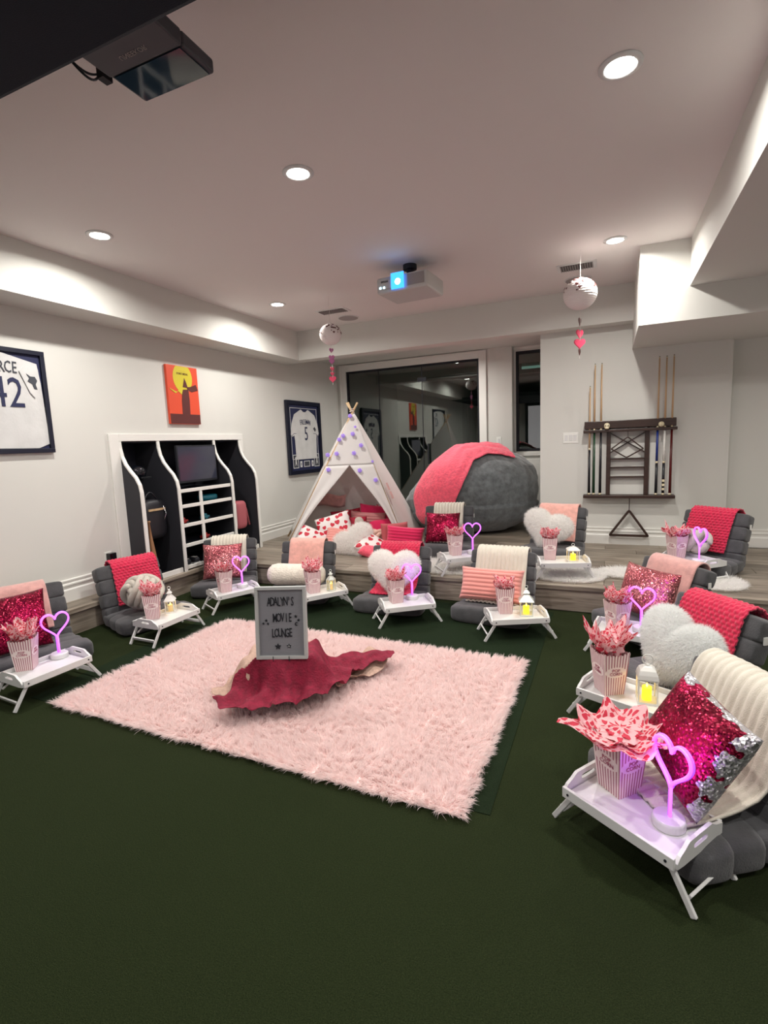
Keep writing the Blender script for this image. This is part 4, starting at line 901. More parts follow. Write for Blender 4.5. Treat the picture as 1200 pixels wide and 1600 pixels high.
P_(knot_pillow(.165, .0265, 'knot', 3, 2, 3, .92), 'B', 'oatmeal plaited knot cushion on the chair left of the locker', -.06, -.24, .30)
P_(sq('sequin_pillow', .40, .36, .14, 'seqrose', 2), 'C', 'rose gold sequin cushion on the corner chair', -.02, -.185, .325, -16)
o = bolster_mb(.56, .105).build('bolster', 'furcream', smooth=True); P_(o, 'D', 'cream plush bolster lying on the chair behind the letter board', -.02, -.21, .245, 0)
def hp(k, W, H, T, m, lab, x, y, z, tilt, turn=0, roll=0, n=14000, ln=.032, seed=1):
    o = heart_pillow_mb(W, H, T).build('heart_pillow', m, smooth=True, merge=True); fur(o, n, ln, .0011, m, .5, .5, seed); return P_(o, k, lab, x, y, z, tilt, turn, roll)
hp('E', .46, .42, .17, 'furwhite', 'white furry heart cushion on the raspberry blanket below the teepee', .02, -.20, .325, -14)
P_(sq('ribbed_pillow', .52, .27, .15, 'pinkrib', 4, ribs=8, ribamp=.010, nv=64), 'F', 'blush pink ribbed cushion leaning on the ivory throw', -.02, -.20, .285, -22)
P_(sq('sequin_pillow', .38, .34, .13, 'seqred', 5), 'G', 'magenta sequin cushion on the platform chair before the beanbag', -.02, -.19, .30, -14)
hp('H', .48, .38, .17, 'furwhite', 'white long-haired heart cushion on the platform chair left of the cue rack', -.03, -.22, .31, -16, 0, 14, ln=.045)
P_(knot_pillow(.150, .036, 'knot', 1, 3, 5, 1.0, .85), 'I', 'pale grey knot cushion on the platform chair at the right', -.02, -.21, .275)
P_(sq('sequin_pillow', .46, .36, .14, 'seqrose', 6), 'J', 'glittering rose sequin cushion at the platform edge, behind a violet lamp', .05, -.20, .33, -18)
hp('K', .48, .44, .20, 'furgrey', 'large silver white furry heart cushion at the right', .09, -.245, .30, -16, 0, 10, n=26000, ln=.035, seed=3)
P_(sq('sequin_pillow', .36, .36, .15, 'seqsilver', 7, nu=56, nv=56), 'L', 'magenta sequin cushion with silver edge, nearest the camera', .10, -.225, .37, -26, 0, 12)

# ================================================================ TRAY TABLES
def make_tray():
    t = thing('tray_table', None, None); L, W, h0, h1 = .205, .14, .128, .168
    bt = MB().box(-L+.01, L-.01, -W+.01, W-.01, .135, .143).build('tray_bottom', 'white', t)
    for s in (-1, 1): MB().box(-L, L, s*W-.006, s*W+.006, h0, h1).build('side_rail', 'white', t, bevel=.002)
    # raised end with hand slot
    def top(y):
        a = abs(y)/W; return h1 + .028*(1 if a < .42 else max(0, .5+.5*math.cos(PI*(a-.42)/.42)) if a < .84 else 0)
    n = 48; c = (0, .168); inn = []; out = []
    for k in range(n):
        a = 2*PI*k/n; dx, dz = math.cos(a), math.sin(a)
        inn.append((math.copysign(abs(dx)**.45, dx)*.042, c[1] + math.copysign(abs(dz)**.6, dz)*.009))
        r = .01
        while True:
            y, z = dx*r, c[1]+dz*r
            if abs(y) > W-.006 or z < h0 or z > top(y): break
            r += .0008
        out.append((dx*r, c[1]+dz*r))
    for s in (-1, 1):
        vs = []; x0, x1 = s*L-.006, s*L+.006
        for x in (x0, x1): vs += [(x, y, z) for y, z in out] + [(x, y, z) for y, z in inn]
        fs = []
        for k in range(n):
            j = (k+1) % n; fs += [(k,j,n+j,n+k), (2*n+k,3*n+k,3*n+j,2*n+j), (k,2*n+k,2*n+j,j), (n+k,n+j,3*n+j,3*n+k)]
        MB().add(vs, fs).build('handle_end', 'white', t)
    for s in (-1, 1):
        for q in (-1, 1):
            MB().bar((s*(L-.035), q*(W-.018), .146), (s*(L+.055), q*(W-.018), .002), .012, .020, up=(1,0,0)).build('leg', 'white', t, bevel=.003)
            MB().lathe([(.0045,0),(.0045,.003)], 10).build('pivot_screw', 'black', t).matrix_local = Matrix.Translation((s*(L-.025), q*(W+.006), .148)) @ Matrix.Rotation(-q*PI/2, 4, 'X')
        MB().bar((s*(L+.030), -W+.03, .045), (s*(L+.030), W-.03, .045), .010, .026, up=(s*.5,0,1)).build('stretcher', 'white', t, bevel=.002)
        MB().bar((s*(L-.10), W-.045, .132), (s*(L+.005), W-.045, .08), .006, .010).build('folding_brace', 'white', t)
    return t
tray0 = make_tray(); tray0.hide_render = False
TR = {
 'A': (-3.205, 1.915, 86, 0, 'white folding tray table at the left edge'), 'B': (-3.21, 2.885, 89, 0, 'white folding tray table before the knot cushion chair'),
 'C': (-3.185, 3.65, 63, 0, 'white folding tray table left of the letter board'), 'D': (-2.358, 3.84, 53, 0, 'white folding tray table partly behind the letter board'),
 'E': (-1.50, 3.76, 36, 0, 'white folding tray table before the white furry heart cushion'), 'F': (-.615, 3.725, 25, 0, 'white folding tray table before the blush ribbed cushion'),
 'G': (-1.255, 4.63, 37, HS, 'white folding tray table on the platform before the beanbag'), 'H': (-.36, 4.62, 17, HS, 'white folding tray table on the platform before the long-haired heart cushion'),
 'I': (.66, 4.93, -50, HS, 'white folding tray table on the platform at the right'), 'J': (.145, 3.64, -9, 0, 'violet-lit white tray table between the right-hand chairs'),
 'K': (.112, 2.70, -23.6, 0, 'white tray table with a domed lantern, second nearest the camera'), 'L': (.114, 1.838, -34.5, 0, 'white tray table nearest the camera')}
trays = {}
for i, (k, (x, y, a, z, lab)) in enumerate(TR.items()):
    t = tray0 if i == 0 else dup(tray0); t.location = (x, y, z); t.rotation_euler = (0, 0, rad(a)); tag(t, lab, 'tray table', 'white folding tray tables'); trays[k] = t

# popcorn boxes
def make_box():
    t = thing('popcorn_box', None, None); a, b, H = .038, .052, .165
    for k in range(4):
        w = MB(); w.M = Matrix.Rotation(k*PI/2, 4, 'Z')
        def fn(u, v):
            q = a + (b-a)*v; zz = H*v + (0 if v < .99 else .006*math.sin(PI*((u*7) % 1)) - .010*math.sin(PI*u))
            return (q*(2*u-1), -q, zz)
        w.grid(fn, 42, 8, uvf=lambda p, q: (p, q)); o = w.build('box_side', 'stripe', t, solid=.0012)
        for ln, z in (('POP', .100), ('CORN', .086)):
            q = a + (b-a)*z/H + .0012; nn = Matrix.Rotation(k*PI/2, 4, 'Z') @ frame_mw((0, -q, z), (1,0,0), (0, (a-b)/H, 1))
            text('lettering', ln, .017, 'printpink', o, nn, sx=1.0, depth=.0004)
    MB().box(-a, a, -a, a, 0, .002).build('box_floor', 'stripe', t)
    return t
def tissue_mesh(spread, height, seed, points=4):
    # one square sheet pushed into the box so that its corners stand out, and a crushed sheet within
    rr = random.Random(seed); ph = [rr.uniform(0, 6.28) for _ in range(6)]; obs = MB()
    tri = lambda q: 2*abs(2*((q/(2*PI)) % 1) - 1) - 1
    for layer in range(2):
        def fn(u, v, layer=layer):
            a = 2*PI*u; q = a + ph[0] + layer*.7; c = 1/max(abs(math.cos(q)), abs(math.sin(q))); c = (c-1)/.414
            cx, cy = math.cos(a), math.sin(a)
            lo = noise.noise(Vector((cx*1.3, cy*1.3, seed+layer*5))); hi = noise.noise(Vector((cx*5, cy*5, seed+v*5+layer)))
            rim = .60 + .45*c + .35*lo
            r = .030 + (spread - .018*layer)*rim*v**1.1 + .010*v*tri(9*a+ph[1]) + .010*v*hi
            z = .140 + (height + .018*layer)*(v**.75)*(.55 + .38*c + .55*lo) + .012*v*tri(7*a+ph[2]) + .016*v*hi
            if v < .2: r = min(r, .046)
            return (r*cx, r*cy, z)
        obs.grid(fn, 72, 12, uvf=lambda p, q: (.5+(q+.12)*.62*math.cos(2*PI*p)+layer*.31, .5+(q+.12)*.62*math.sin(2*PI*p)))
    def fb(u, v):
        a = 2*PI*u; q = (v-.5)*PI; d = Vector((math.cos(a)*math.cos(q), math.sin(a)*math.cos(q), math.sin(q))); k = 1 + .5*noise.noise(d*2.6 + Vector((seed, 0, 0))) + .25*noise.noise(d*6)
        R = .034 + spread*.22
        return (R*k*d.x, R*k*d.y, .150 + height*.30 + height*.34*k*d.z)
    obs.grid(fb, 36, 16, uvf=lambda p, q: (p*1.3, q*.7+.2))
    return obs
box0 = make_box(); box0.location = (0, 0, -5)
PB = {  # tray, x, y, turn, tissue spread, height, seed, base z
 'A': (-3.32, 1.87, 40, .060, .115, 1, 'pink tissue in a striped popcorn box at the left edge'),
 'B': (-3.31, 2.84, 42, .055, .105, 2, 'striped popcorn box in front of the oatmeal knot cushion'),
 'C': (-3.26, 3.62, 60, .055, .090, 3, 'striped popcorn box in front of the rose sequin cushion in the corner'),
 'D': (-2.43, 3.83, 50, .048, .095, 4, 'striped popcorn box just behind the letter board'),
 'E': (-1.60, 3.78, 42, .055, .085, 5, 'striped popcorn box in front of the white furry heart cushion'),
 'F': (-.705, 3.78, 20, .050, .080, 6, 'striped popcorn box in front of the blush ribbed cushion'),
 'G': (-1.345, 4.69, 36, .060, .085, 7, 'striped popcorn box on the platform tray before the beanbag'),
 'H': (-.475, 4.72, 10, .055, .105, 8, 'striped popcorn box in front of the long-haired heart cushion on the platform'),
 'I': (.555, 5.02, -50, .075, .090, 9, 'striped popcorn box on the platform tray at the right'),
 'J': (.07, 3.64, 40, .050, .100, 10, 'violet-lit striped popcorn box with the brightest violet side, at the right'),
 'K': (.02, 2.72, 30, .065, .135, 11, 'striped popcorn box with tall tissue, second nearest the camera'),
 'L': (.055, 1.935, 45, .125, .050, 12, 'striped popcorn box with wide heart tissue, nearest the camera')}
for k, (x, y, a, sp_, hh, sd, lab) in PB.items():
    t = dup(box0) if k != 'L' else box0
    t.location = (x, y, TR[k][3] + .1435); t.rotation_euler = (0, 0, rad(a)); q_ = 1.34 if k in 'LK' else 1.22; t.scale = (q_, q_, q_)
    tag(t, lab, 'popcorn box', 'striped popcorn boxes on the tray tables')
    tissue_mesh(sp_, hh, sd, 4 if k in 'LK' else 5).build('tissue_paper', 'tissue', t, smooth=False)

# neon hearts
def make_neon():
    t = thing('neon_heart', None, None)
    MB().lathe([(.050,0),(.052,.004),(.052,.024),(.048,.030),(.02,.031)], 32).build('lamp_base', 'white', t, smooth=False, bevel=.002)
    pts = []; n = 64
    for k in range(n):
        a = 2*PI*(k+.5)/n; x, z = 16*math.sin(a)**3/16, (13*math.cos(a)-5*math.cos(2*a)-2*math.cos(3*a)-math.cos(4*a))/16
        pts.append((.078*x, 0, .205 + .080*z + .004))
    MB().tube(pts, .0052, 10, closed=True).build('heart_tube', 'neoncore', t, smooth=True)
    MB().tube([(p[0]*1.02, .009, .205+(p[2]-.205)*1.02) for p in pts], .0050, 8, closed=True).build('backing_tube', 'neon', t, smooth=True)
    MB().tube([(.004,0,.030),(.004,0,.128)], .0052, 10).build('stem_tube', 'neoncore', t, smooth=True)
    MB().tube([(-.004,.004,.030),(-.004,.004,.128)], .0050, 10).build('stem_backing', 'neon', t, smooth=True)
    li = bpy.data.lights.new('violet_light', 'POINT'); li.energy = NEON_W; li.color = (.50, .10, 1.0); li.shadow_soft_size = .06; lo = bpy.data.objects.new('violet_glow', li); C.objects.link(lo); lo.parent = t; lo.location = (0, -.012, .20)
    return t
neon0 = make_neon()
NE = {'A': (-3.285, 2.055, 72, 'violet neon heart lamp at the left edge'), 'C': (-3.195, 3.79, 25, 'violet neon heart lamp before the rose sequin cushion in the corner'),
 'E': (-1.50, 3.90, 14, 'violet neon heart lamp before the white furry heart cushion'), 'G': (-1.195, 4.78, 10, 'violet neon heart lamp against the grey beanbag'),
 'I': (.70, 4.845, -62, 'violet neon heart lamp on the platform at the right, seen edge on'), 'J': (.215, 3.66, -12, 'bright violet neon heart lamp before the sequin cushion at the platform edge'),
 'L': (.205, 1.79, -52, 'large violet neon heart lamp nearest the camera')}
for i, (k, (x, y, a, lab)) in enumerate(NE.items()):
    t = neon0 if i == 0 else dup(neon0); t.location = (x, y, TR[k][3] + .1435); t.rotation_euler = (0, 0, rad(a)); t.scale = (1, 1, 1.1); tag(t, lab, 'neon lamp', 'violet neon heart lamps')
    if k in 'JL':
        for c in t.children:
            if c.type == 'LIGHT': c.data = c.data.copy(); c.data.energy = NEON_W * 2.6

# lanterns
def make_lantern(w, h, roof, m, label, loc, rz, sides=4, candle='candle', ring='loop'):
    t = thing('candle_lantern', label, 'lantern', loc, rz); n = sides; off = PI/n
    cs = [(w*math.cos(2*PI*k/n+off), w*math.sin(2*PI*k/n+off)) for k in range(n)]
    def fr_(r0, z0, r1, z1, nm, mm=m):
        b = MB(); b.add([(x*r0, y*r0, z0) for x, y in cs] + [(x*r1, y*r1, z1) for x, y in cs], [tuple(range(n))[::-1], tuple(range(n, 2*n))] + [(i, (i+1)%n, n+(i+1)%n, n+i) for i in range(n)]); return b.build(nm, mm, t, bevel=.001)
    fr_(1.12, 0, 1.08, .010, 'lantern_base')
    for x, y in cs: MB().bar((x, y, .010), (x, y, h), .006, .006).build('corner_post', m, t)
    for i in range(n):
        a, b = Vector((*cs[i], 0)), Vector((*cs[(i+1)%n], 0)); g = MB(); d = (b-a)
        g.add([a*.985 + Vector((0,0,.012)), b*.985 + Vector((0,0,.012)), b*.985 + Vector((0,0,h)), a*.985 + Vector((0,0,h))], [(0,1,2,3)]); g.build('glass_pane', 'clearglass', t)
        MB().bar(a + Vector((0,0,h-.003)), b + Vector((0,0,h-.003)), .005, .007).build('top_bar', m, t)
    if roof == 'pagoda': fr_(1.30, h, .42, h+.048, 'roof'); fr_(.40, h+.048, .36, h+.060, 'vent_collar'); fr_(.62, h+.060, .12, h+.085, 'roof_cap'); zt = h+.085
    elif roof == 'dome':
        b = MB(); pr = [(1.15, 0), (1.12, .006), (1.05, .022), (.85, .042), (.50, .056), (.2, .060)]
        vs = [(x*r, y*r, h+z) for r, z in pr for x, y in cs]; fs = [(i*n+k, i*n+(k+1)%n, (i+1)*n+(k+1)%n, (i+1)*n+k) for i in range(len(pr)-1) for k in range(n)] + [tuple(range(n))[::-1], tuple(range((len(pr)-1)*n, len(pr)*n))]
        b.add(vs, fs).build('roof', m, t, bevel=.002); zt = h+.060
    elif roof == 'flat': fr_(1.22, h, 1.10, h+.008, 'roof'); fr_(1.08, h+.008, .5, h+.026, 'roof_cap'); zt = h+.026
    else: fr_(1.10, h, .45, h+.028, 'roof'); fr_(.35, h+.028, .32, h+.045, 'vent_collar'); fr_(.6, h+.045, .3, h+.058, 'roof_cap'); zt = h+.058
    MB().lathe([(.008,zt-.004),(.010,zt+.004),(.005,zt+.010)], 12).build('finial', m, t)
    R = .024 if ring == 'big' else .012
    MB().tube([(R*math.cos(a), .0, zt+.006+R+R*math.sin(a)) for a in [2*PI*k/20 for k in range(20)]], .0035 if ring == 'big' else .002, 8, closed=True).build('ring_handle', m, t, smooth=True)
    c = MB().lathe([(w*.38,.010),(w*.38,.010+h*.52),(w*.30,.012+h*.50),(.004,.012+h*.49)], 20).build('candle', candle, t, smooth=False)
    MB().lathe([(.001,0),(.0055,.006),(.004,.014),(.0008,.022)], 10, z=.010+h*.50).build('flame', 'flame', t, smooth=True)
    li = bpy.data.lights.new('candle_light', 'POINT'); li.energy = .12; li.color = (1, .6, .2); li.shadow_soft_size = .01; lo = bpy.data.objects.new('candle_glow', li); C.objects.link(lo); lo.parent = t; lo.location = (0, 0, .03 + h*.66)
    return t
Z = .1435
make_lantern(.047, .10, 'pagoda', 'whitemetal', 'white pagoda lantern with a lit cream candle beside the knot cushion', (-3.29, 3.00, Z), rad(35), candle='candlecream')
make_lantern(.040, .105, 'hex', 'galv', 'six-sided glass lantern with a cream candle behind the letter board', (-2.30, 3.93, Z), rad(10), sides=6, candle='candlecream')
make_lantern(.060, .110, 'pagoda', 'galv', 'white pagoda lantern with yellow candle before the blush ribbed cushion', (-.545, 3.77, Z), rad(12))
make_lantern(.062, .100, 'flat', 'whitemetal', 'small square white lantern with yellow candle on the platform', (-.275, 4.69, Z+HS), rad(14))
make_lantern(.058, .125, 'dome', 'whitemetal', 'domed white lantern with big ring handle and yellow candle at the right', (.19, 2.665, Z), rad(4), ring='big')

# ================================================================ RUG, BOX, CLOTHS, SIGN
rug = thing('shag_rug', 'large blush pink shag rug in the middle of the turf', 'rug', (-1.715, 2.500, .003), rad(-1.0))
RW, RD = 1.235, .745
MB().box(-RW+.012, RW-.012, -RD+.012, RD-.012, 0, .008).build('backing', 'rugback', rug)
def rug_pile(n):
    r = np.random.default_rng(11); P = np.stack([r.uniform(-RW, RW, n), r.uniform(-RD, RD, n), np.full(n, .009)], 1)
    nr = np.tile(np.array([0, 0, 1.0]), (n, 1))
    # tufts lean together: smooth direction field made of a few waves
    lx = np.sin(P[:,0]*9 + 2*np.sin(P[:,1]*7)) + np.sin(P[:,1]*15 + P[:,0]*5); ly = np.cos(P[:,1]*11 + 2*np.sin(P[:,0]*6)) + np.sin(P[:,0]*17 - P[:,1]*4)
    ex = np.where(np.abs(P[:,0]) > RW-.05, np.sign(P[:,0])*1.1, 0); ey = np.where(np.abs(P[:,1]) > RD-.05, np.sign(P[:,1])*1.1, 0)
    lean = np.stack([lx*.36 + ex, ly*.36 + ey, np.zeros(n)], 1)
    cell = .042; gx, gy = np.floor(P[:,0]/cell), np.floor(P[:,1]/cell); hx = np.modf(np.abs(np.sin(gx*12.9898+gy*78.233)*43758.5))[0]; hy = np.modf(np.abs(np.sin(gx*39.346+gy*11.135)*24634.6))[0]
    lean[:,0] += ((gx+.2+.6*hx)*cell - P[:,0])*26 + (hx-.5)*.7; lean[:,1] += ((gy+.2+.6*hy)*cell - P[:,1])*26 + (hy-.5)*.7
    return blades('pile', P, nr, .047, .0015, 'rugfur', rug, .35, .34, 5, lean=lean)
rug_pile(250000)

BOXC = Vector((-1.745, 2.375)); BOXA = rad(25); BW, BD, BH = .20, .15, .262
def to_box(x, y):
    d = Vector((x, y)) - BOXC; c, s = math.cos(-BOXA), math.sin(-BOXA); return d.x*c - d.y*s, d.x*s + d.y*c
t = thing('display_box', 'box hidden under blush and wine cloths on the rug', 'box', (BOXC.x, BOXC.y, .045), BOXA)
MB().box(-BW+.012, BW-.012, -BD+.012, BD-.012, 0, BH-.052).build('carton', 'beige', t, bevel=.01)
def drape_z(x, y, lift, slope=4.0, flo=.060, seed=0, amp=1.0):
    u, v = to_box(x, y); dx = max(0, abs(u)-BW); dy = max(0, abs(v)-BD); d = math.hypot(dx, dy)
    ang = math.atan2(v, u); fl = slope*(1 + .30*math.sin(ang*5))
    z = BH + lift - d*fl
    f = flo + lift + .016*noise.noise(Vector((x*9, y*9, 3))) + .014*noise.noise(Vector((x*22, y*22, 6))) + .014*abs(math.sin(x*31 + y*17 + 4*noise.noise(Vector((x*5, y*5, 1))))) + (amp-1)*.02*abs(noise.noise(Vector((x*30, y*30, seed))))
    # smooth maximum
    k = .05; h = max(0, min(1, .5 + .5*(z-f)/k)); zz = z*h + f*(1-h) + k*h*(1-h)*.6
    if d > 0: zz += .018*math.sin(ang*13 + 9*d)*min(1, d*14) + .010*abs(math.sin(ang*21))*min(1, d*14)*(amp > 1)
    else: zz = BH + lift + .002*noise.noise(Vector((x*30, y*30, seed)))
    return zz
def cloth(poly, name, m, label, lift, seed, slope, flo=.060, step=.009, amp=1.0):
    # cloth cut to the outline poly (floor plan) and laid over the box and rug
    xs = [p[0] for p in poly]; ys = [p[1] for p in poly]
    def inside(x, y):
        c = False; n = len(poly)
        for i in range(n):
            (x1, y1), (x2, y2) = poly[i], poly[i-1]
            if (y1 > y) != (y2 > y) and x < (x2-x1)*(y-y1)/(y2-y1)+x1: c = not c
        return c
    idx = {}; b = MB(); vs = []; fs = []
    nx = int((max(xs)-min(xs))/step)+1; ny = int((max(ys)-min(ys))/step)+1
    def vid(i, j):
        if (i, j) not in idx:
            x, y = min(xs)+i*step, min(ys)+j*step; jx = .030*noise.noise(Vector((x*11, y*11, seed+8))); jy = .030*noise.noise(Vector((x*11, y*11, seed+18)))
            idx[(i, j)] = len(vs); vs.append((x+jx, y+jy, drape_z(x, y, lift, slope, flo, seed, amp)))
        return idx[(i, j)]
    for i in range(nx):
        for j in range(ny):
            if inside(min(xs)+(i+.5)*step, min(ys)+(j+.5)*step): fs.append((vid(i,j), vid(i+1,j), vid(i+1,j+1), vid(i,j+1)))
    o = b.add(vs, fs).build(name, m, smooth=True, solid=.003)
    md = o.modifiers.new('smooth', 'SMOOTH'); md.iterations = 12; md.factor = .5
    return tag(o, label, 'cloth')
def smoothpoly(P, k=6):
    out = []; n = len(P)
    for i in range(n):
        p0, p1, p2, p3 = [Vector(P[(i+q-1) % n]) for q in range(4)]
        for s in range(k):
            u = s/k; out.append(tuple(.5*((2*p1) + (p2-p0)*u + (2*p0-5*p1+4*p2-p3)*u*u + (3*p1-p0-3*p2+p3)*u**3)))
    return out
beige = smoothpoly([(-2.06,2.10),(-1.96,2.10),(-1.80,2.08),(-1.62,2.14),(-1.48,2.26),(-1.42,2.42),(-1.36,2.56),(-1.27,2.70),(-1.25,2.80),(-1.36,2.92),(-1.46,2.98),(-1.60,2.80),(-1.78,2.66),(-1.98,2.52),(-2.06,2.30)])
cloth(beige, 'blush_cloth', 'beige', 'thin blush beige cloth over the box, trailing to the right', 0.0, 3, 2.3, flo=.068)
wine = smoothpoly([(-1.94,1.98),(-1.84,1.94),(-1.73,1.95),(-1.66,2.00),(-1.52,2.10),(-1.41,2.20),(-1.36,2.40),(-1.36,2.58),(-1.32,2.68),(-1.22,2.77),(-1.23,2.88),(-1.33,2.90),(-1.44,2.80),(-1.54,2.78),(-1.60,2.70),(-1.62,2.50),(-1.68,2.32),(-1.80,2.18),(-1.90,2.10)])
cloth(wine, 'wine_cloth', 'wine', 'wine red chiffon cloth draped over the box front and rug', .034, 11, 2.3, flo=.068, amp=1.3)
# letter board, leaning back a little
lb = thing('letter_board', 'grey framed letter board reading a movie lounge message on the draped box', 'sign', (-1.655, 2.25, BH+.018), rad(20)); lb.rotation_euler.x = rad(-7)
LW, LH = .145, .405
f = MB(); f.box(-LW, LW, -.018, .014, 0, .018); f.box(-LW, LW, -.018, .014, LH-.018, LH); f.box(-LW, -LW+.018, -.018, .014, .018, LH-.018); f.box(LW-.018, LW, -.018, .014, .018, LH-.018); f.build('frame', 'framegrey', lb, bevel=.002)
bd = MB().box(-LW+.015, LW-.015, 0, .012, .015, LH-.015).build('felt_board', 'boardgrey', lb)
g = MB(); nz = 46
for k in range(nz): z = .022 + (LH-.044)*k/(nz-1); g.box(-LW+.019, LW-.019, -.0025, 0, z-.0022, z+.0022)
g.build('felt_ridges', 'boardgrey', bd)['kind'] = 'stuff'
def lt(s_, x, z, size=.070, sx=.50):
    text('letter', s_, size, 'black', lb, frame_mw((x, -.0045, z), (1,0,0), (0,0,1)), sx=sx, depth=.002)
for wd, z, cx, sp_ in (("ADALYN'S", .318, .000, .0190), ('MOVIE', .228, .008, .0215), ('LOUNGE', .142, .002, .0198)):
    for i, ch in enumerate(wd): lt(ch, cx + (i-(len(wd)-1)/2)*sp_*(1.0), z + .0015*((i*7) % 3 - 1))
def star(x, z, r, name='star', r2=.45, hole=False):
    P = [((r if k % 2 == 0 else r*r2)*math.sin(PI*k/5)+x, (r if k % 2 == 0 else r*r2)*math.cos(PI*k/5)+z) for k in range(10)]
    o = MB().prism(P, -.006, -.0026).build(name, 'black', lb)
    if hole: MB().prism([(x+(p[0]-x)*.42, z+(p[1]-z)*.42) for p in P], -.0066, -.0061).build('star_centre', 'framegrey', o)
star(-.023, .068, .019); star(.040, .070, .014, hole=True); star(.083, .236, .010); star(.098, .215, .009); star(-.085, .215, .009); star(-.102, .198, .008); star(-.076, .197, .008)
cr = [(.086+.010*math.cos(a), .193+.010*math.sin(a)) for a in [rad(40)+rad(280)*k/14 for k in range(15)]] + [(.091+.007*math.cos(a), .194+.007*math.sin(a)) for a in [rad(320)-rad(280)*k/14 for k in range(15)]]
MB().prism(cr, -.006, -.0026).build('moon', 'black', lb)
ea = thing('wire_easel', 'black wire easel with two hooks holding the letter board', 'easel', (-1.655, 2.25, BH+.012), rad(20))
for x in (-.045, .045):
    MB().tube([(x,-.028,.030),(x,-.030,.004),(x,.022,.002),(x,.07,.24)], .0022, 6).build('hook', 'black', ea); 
MB().tube([(0,.07,.24),(0,.12,.0)], .0022, 6).build('rear_leg', 'black', ea); MB().tube([(-.045,.070,.24),(.045,.070,.24)], .0022, 6).build('cross_wire', 'black', ea)

# ================================================================ TEEPEE
FL, FR, BR, BL = Vector((-3.53,4.98,HS)), Vector((-2.27,5.72,HS)), Vector((-2.36,6.62,HS)), Vector((-4.10,5.90,HS))
AP = Vector((-2.955, 5.80, 1.86))
tp = thing('teepee', 'white canvas play teepee with wooden poles in the left corner', 'teepee', (AP.x, AP.y, HS)); O = Vector((AP.x, AP.y, HS))
for k, p in enumerate((FL, FR, BR, BL)):
    d = (AP-p).normalized(); side = [Vector((.03,0,0)), Vector((-.02,.02,0)), Vector((0,-.02,0)), Vector((.02,.01,0))][k]
    MB().tube([p - O + Vector((0,0,.004)), AP - O + side*.4 + d*.13], .012, 10).build('pole', 'pole', tp, smooth=True)
MB().tube([Vector((.028*math.cos(a), .028*math.sin(a), AP.z - HS - .012 + .004*a)) for a in [.5*k for k in range(26)]], .005, 6).build('rope_tie', 'string', tp, smooth=True)
def L3(a, b, t_): return a + (b-a)*t_
def panel(name, a, b, t0, t1, bulge, off, u0=0, u1=1, nu=20, nv=24, low=None):
    # canvas between two poles a and b; t runs from the foot (0) to the apex (1)
    cen = (FL+FR+BR+BL)/4
    def fn(u, v):
        uu = u0 + (u1-u0)*u; lo = t0 if low is None else low(uu); t_ = lo + (t1-lo)*v
        p = L3(L3(a, b, uu), AP, t_); out = (p - Vector((cen.x, cen.y, p.z))); out.z = 0; out = out.normalized() if out.length > .01 else Vector((0,-1,0))
        w_ = 4*uu*(1-uu)*(1-t_)
        return p - O + out*(off - bulge*w_ + .012*noise.noise(Vector((uu*5, t_*6, len(name)))) * (1-t_))
    return MB().grid(fn, nu, nv).build(name, 'canvas', tp, smooth=True, solid=.004)
panel('canvas_left', FL, BL, .06, .985, .03, .016)
panel('canvas_back', BL, BR, .03, .985, .02, .016)
panel('canvas_right', BR, FR, .03, .985, .03, .016)
panel('canvas_front_top', FL, FR, .60, .985, .012, .018)
# door flaps swept back to the poles
def flap(name, pole, other, sgn):
    cen = (FL+FR+BR+BL)/4
    def fn(u, v):
        t_ = .60*(1-v) + .04*v     # from the top of the door down
        edge = .045 + .45*(1-v)**2.5   # how far the hem reaches from the pole at this height
        uu = edge*u; p = L3(L3(pole, other, uu), AP, t_); out = Vector((.55, -.83, 0))
        fold = .012*math.sin(u*9+v*3)*v
        return p - O + out*(.022 + fold + .03*u*v)
    return MB().grid(fn, 16, 24).build(name, 'canvas', tp, smooth=True, solid=.004)
flap('door_flap', FL, FR, 1); flap('door_flap', FR, FL, -1)
# little two-pane side window
cenR = (FR+BR)/2
for k, (ta, tb) in enumerate(((.335,.39), (.40,.455))):
    def fn(u, v):
        p = L3(L3(BR, FR, .80+.12*u), AP, ta+(tb-ta)*v); return p - O + Vector((.050, .010, 0))
    MB().grid(fn, 2, 2).build('window_flap', 'dustyfleece', tp, solid=.003)
def fnp(u, v):
    p = L3(L3(BL, BR, .10+.30*u), AP, .26+.10*v); return p - O + Vector((.06,-.09,0)) + Vector((0,0,.02*math.sin(u*6)))
MB().grid(fnp, 8, 4).build('inner_pocket', 'dustyfleece', tp, smooth=True, solid=.003)
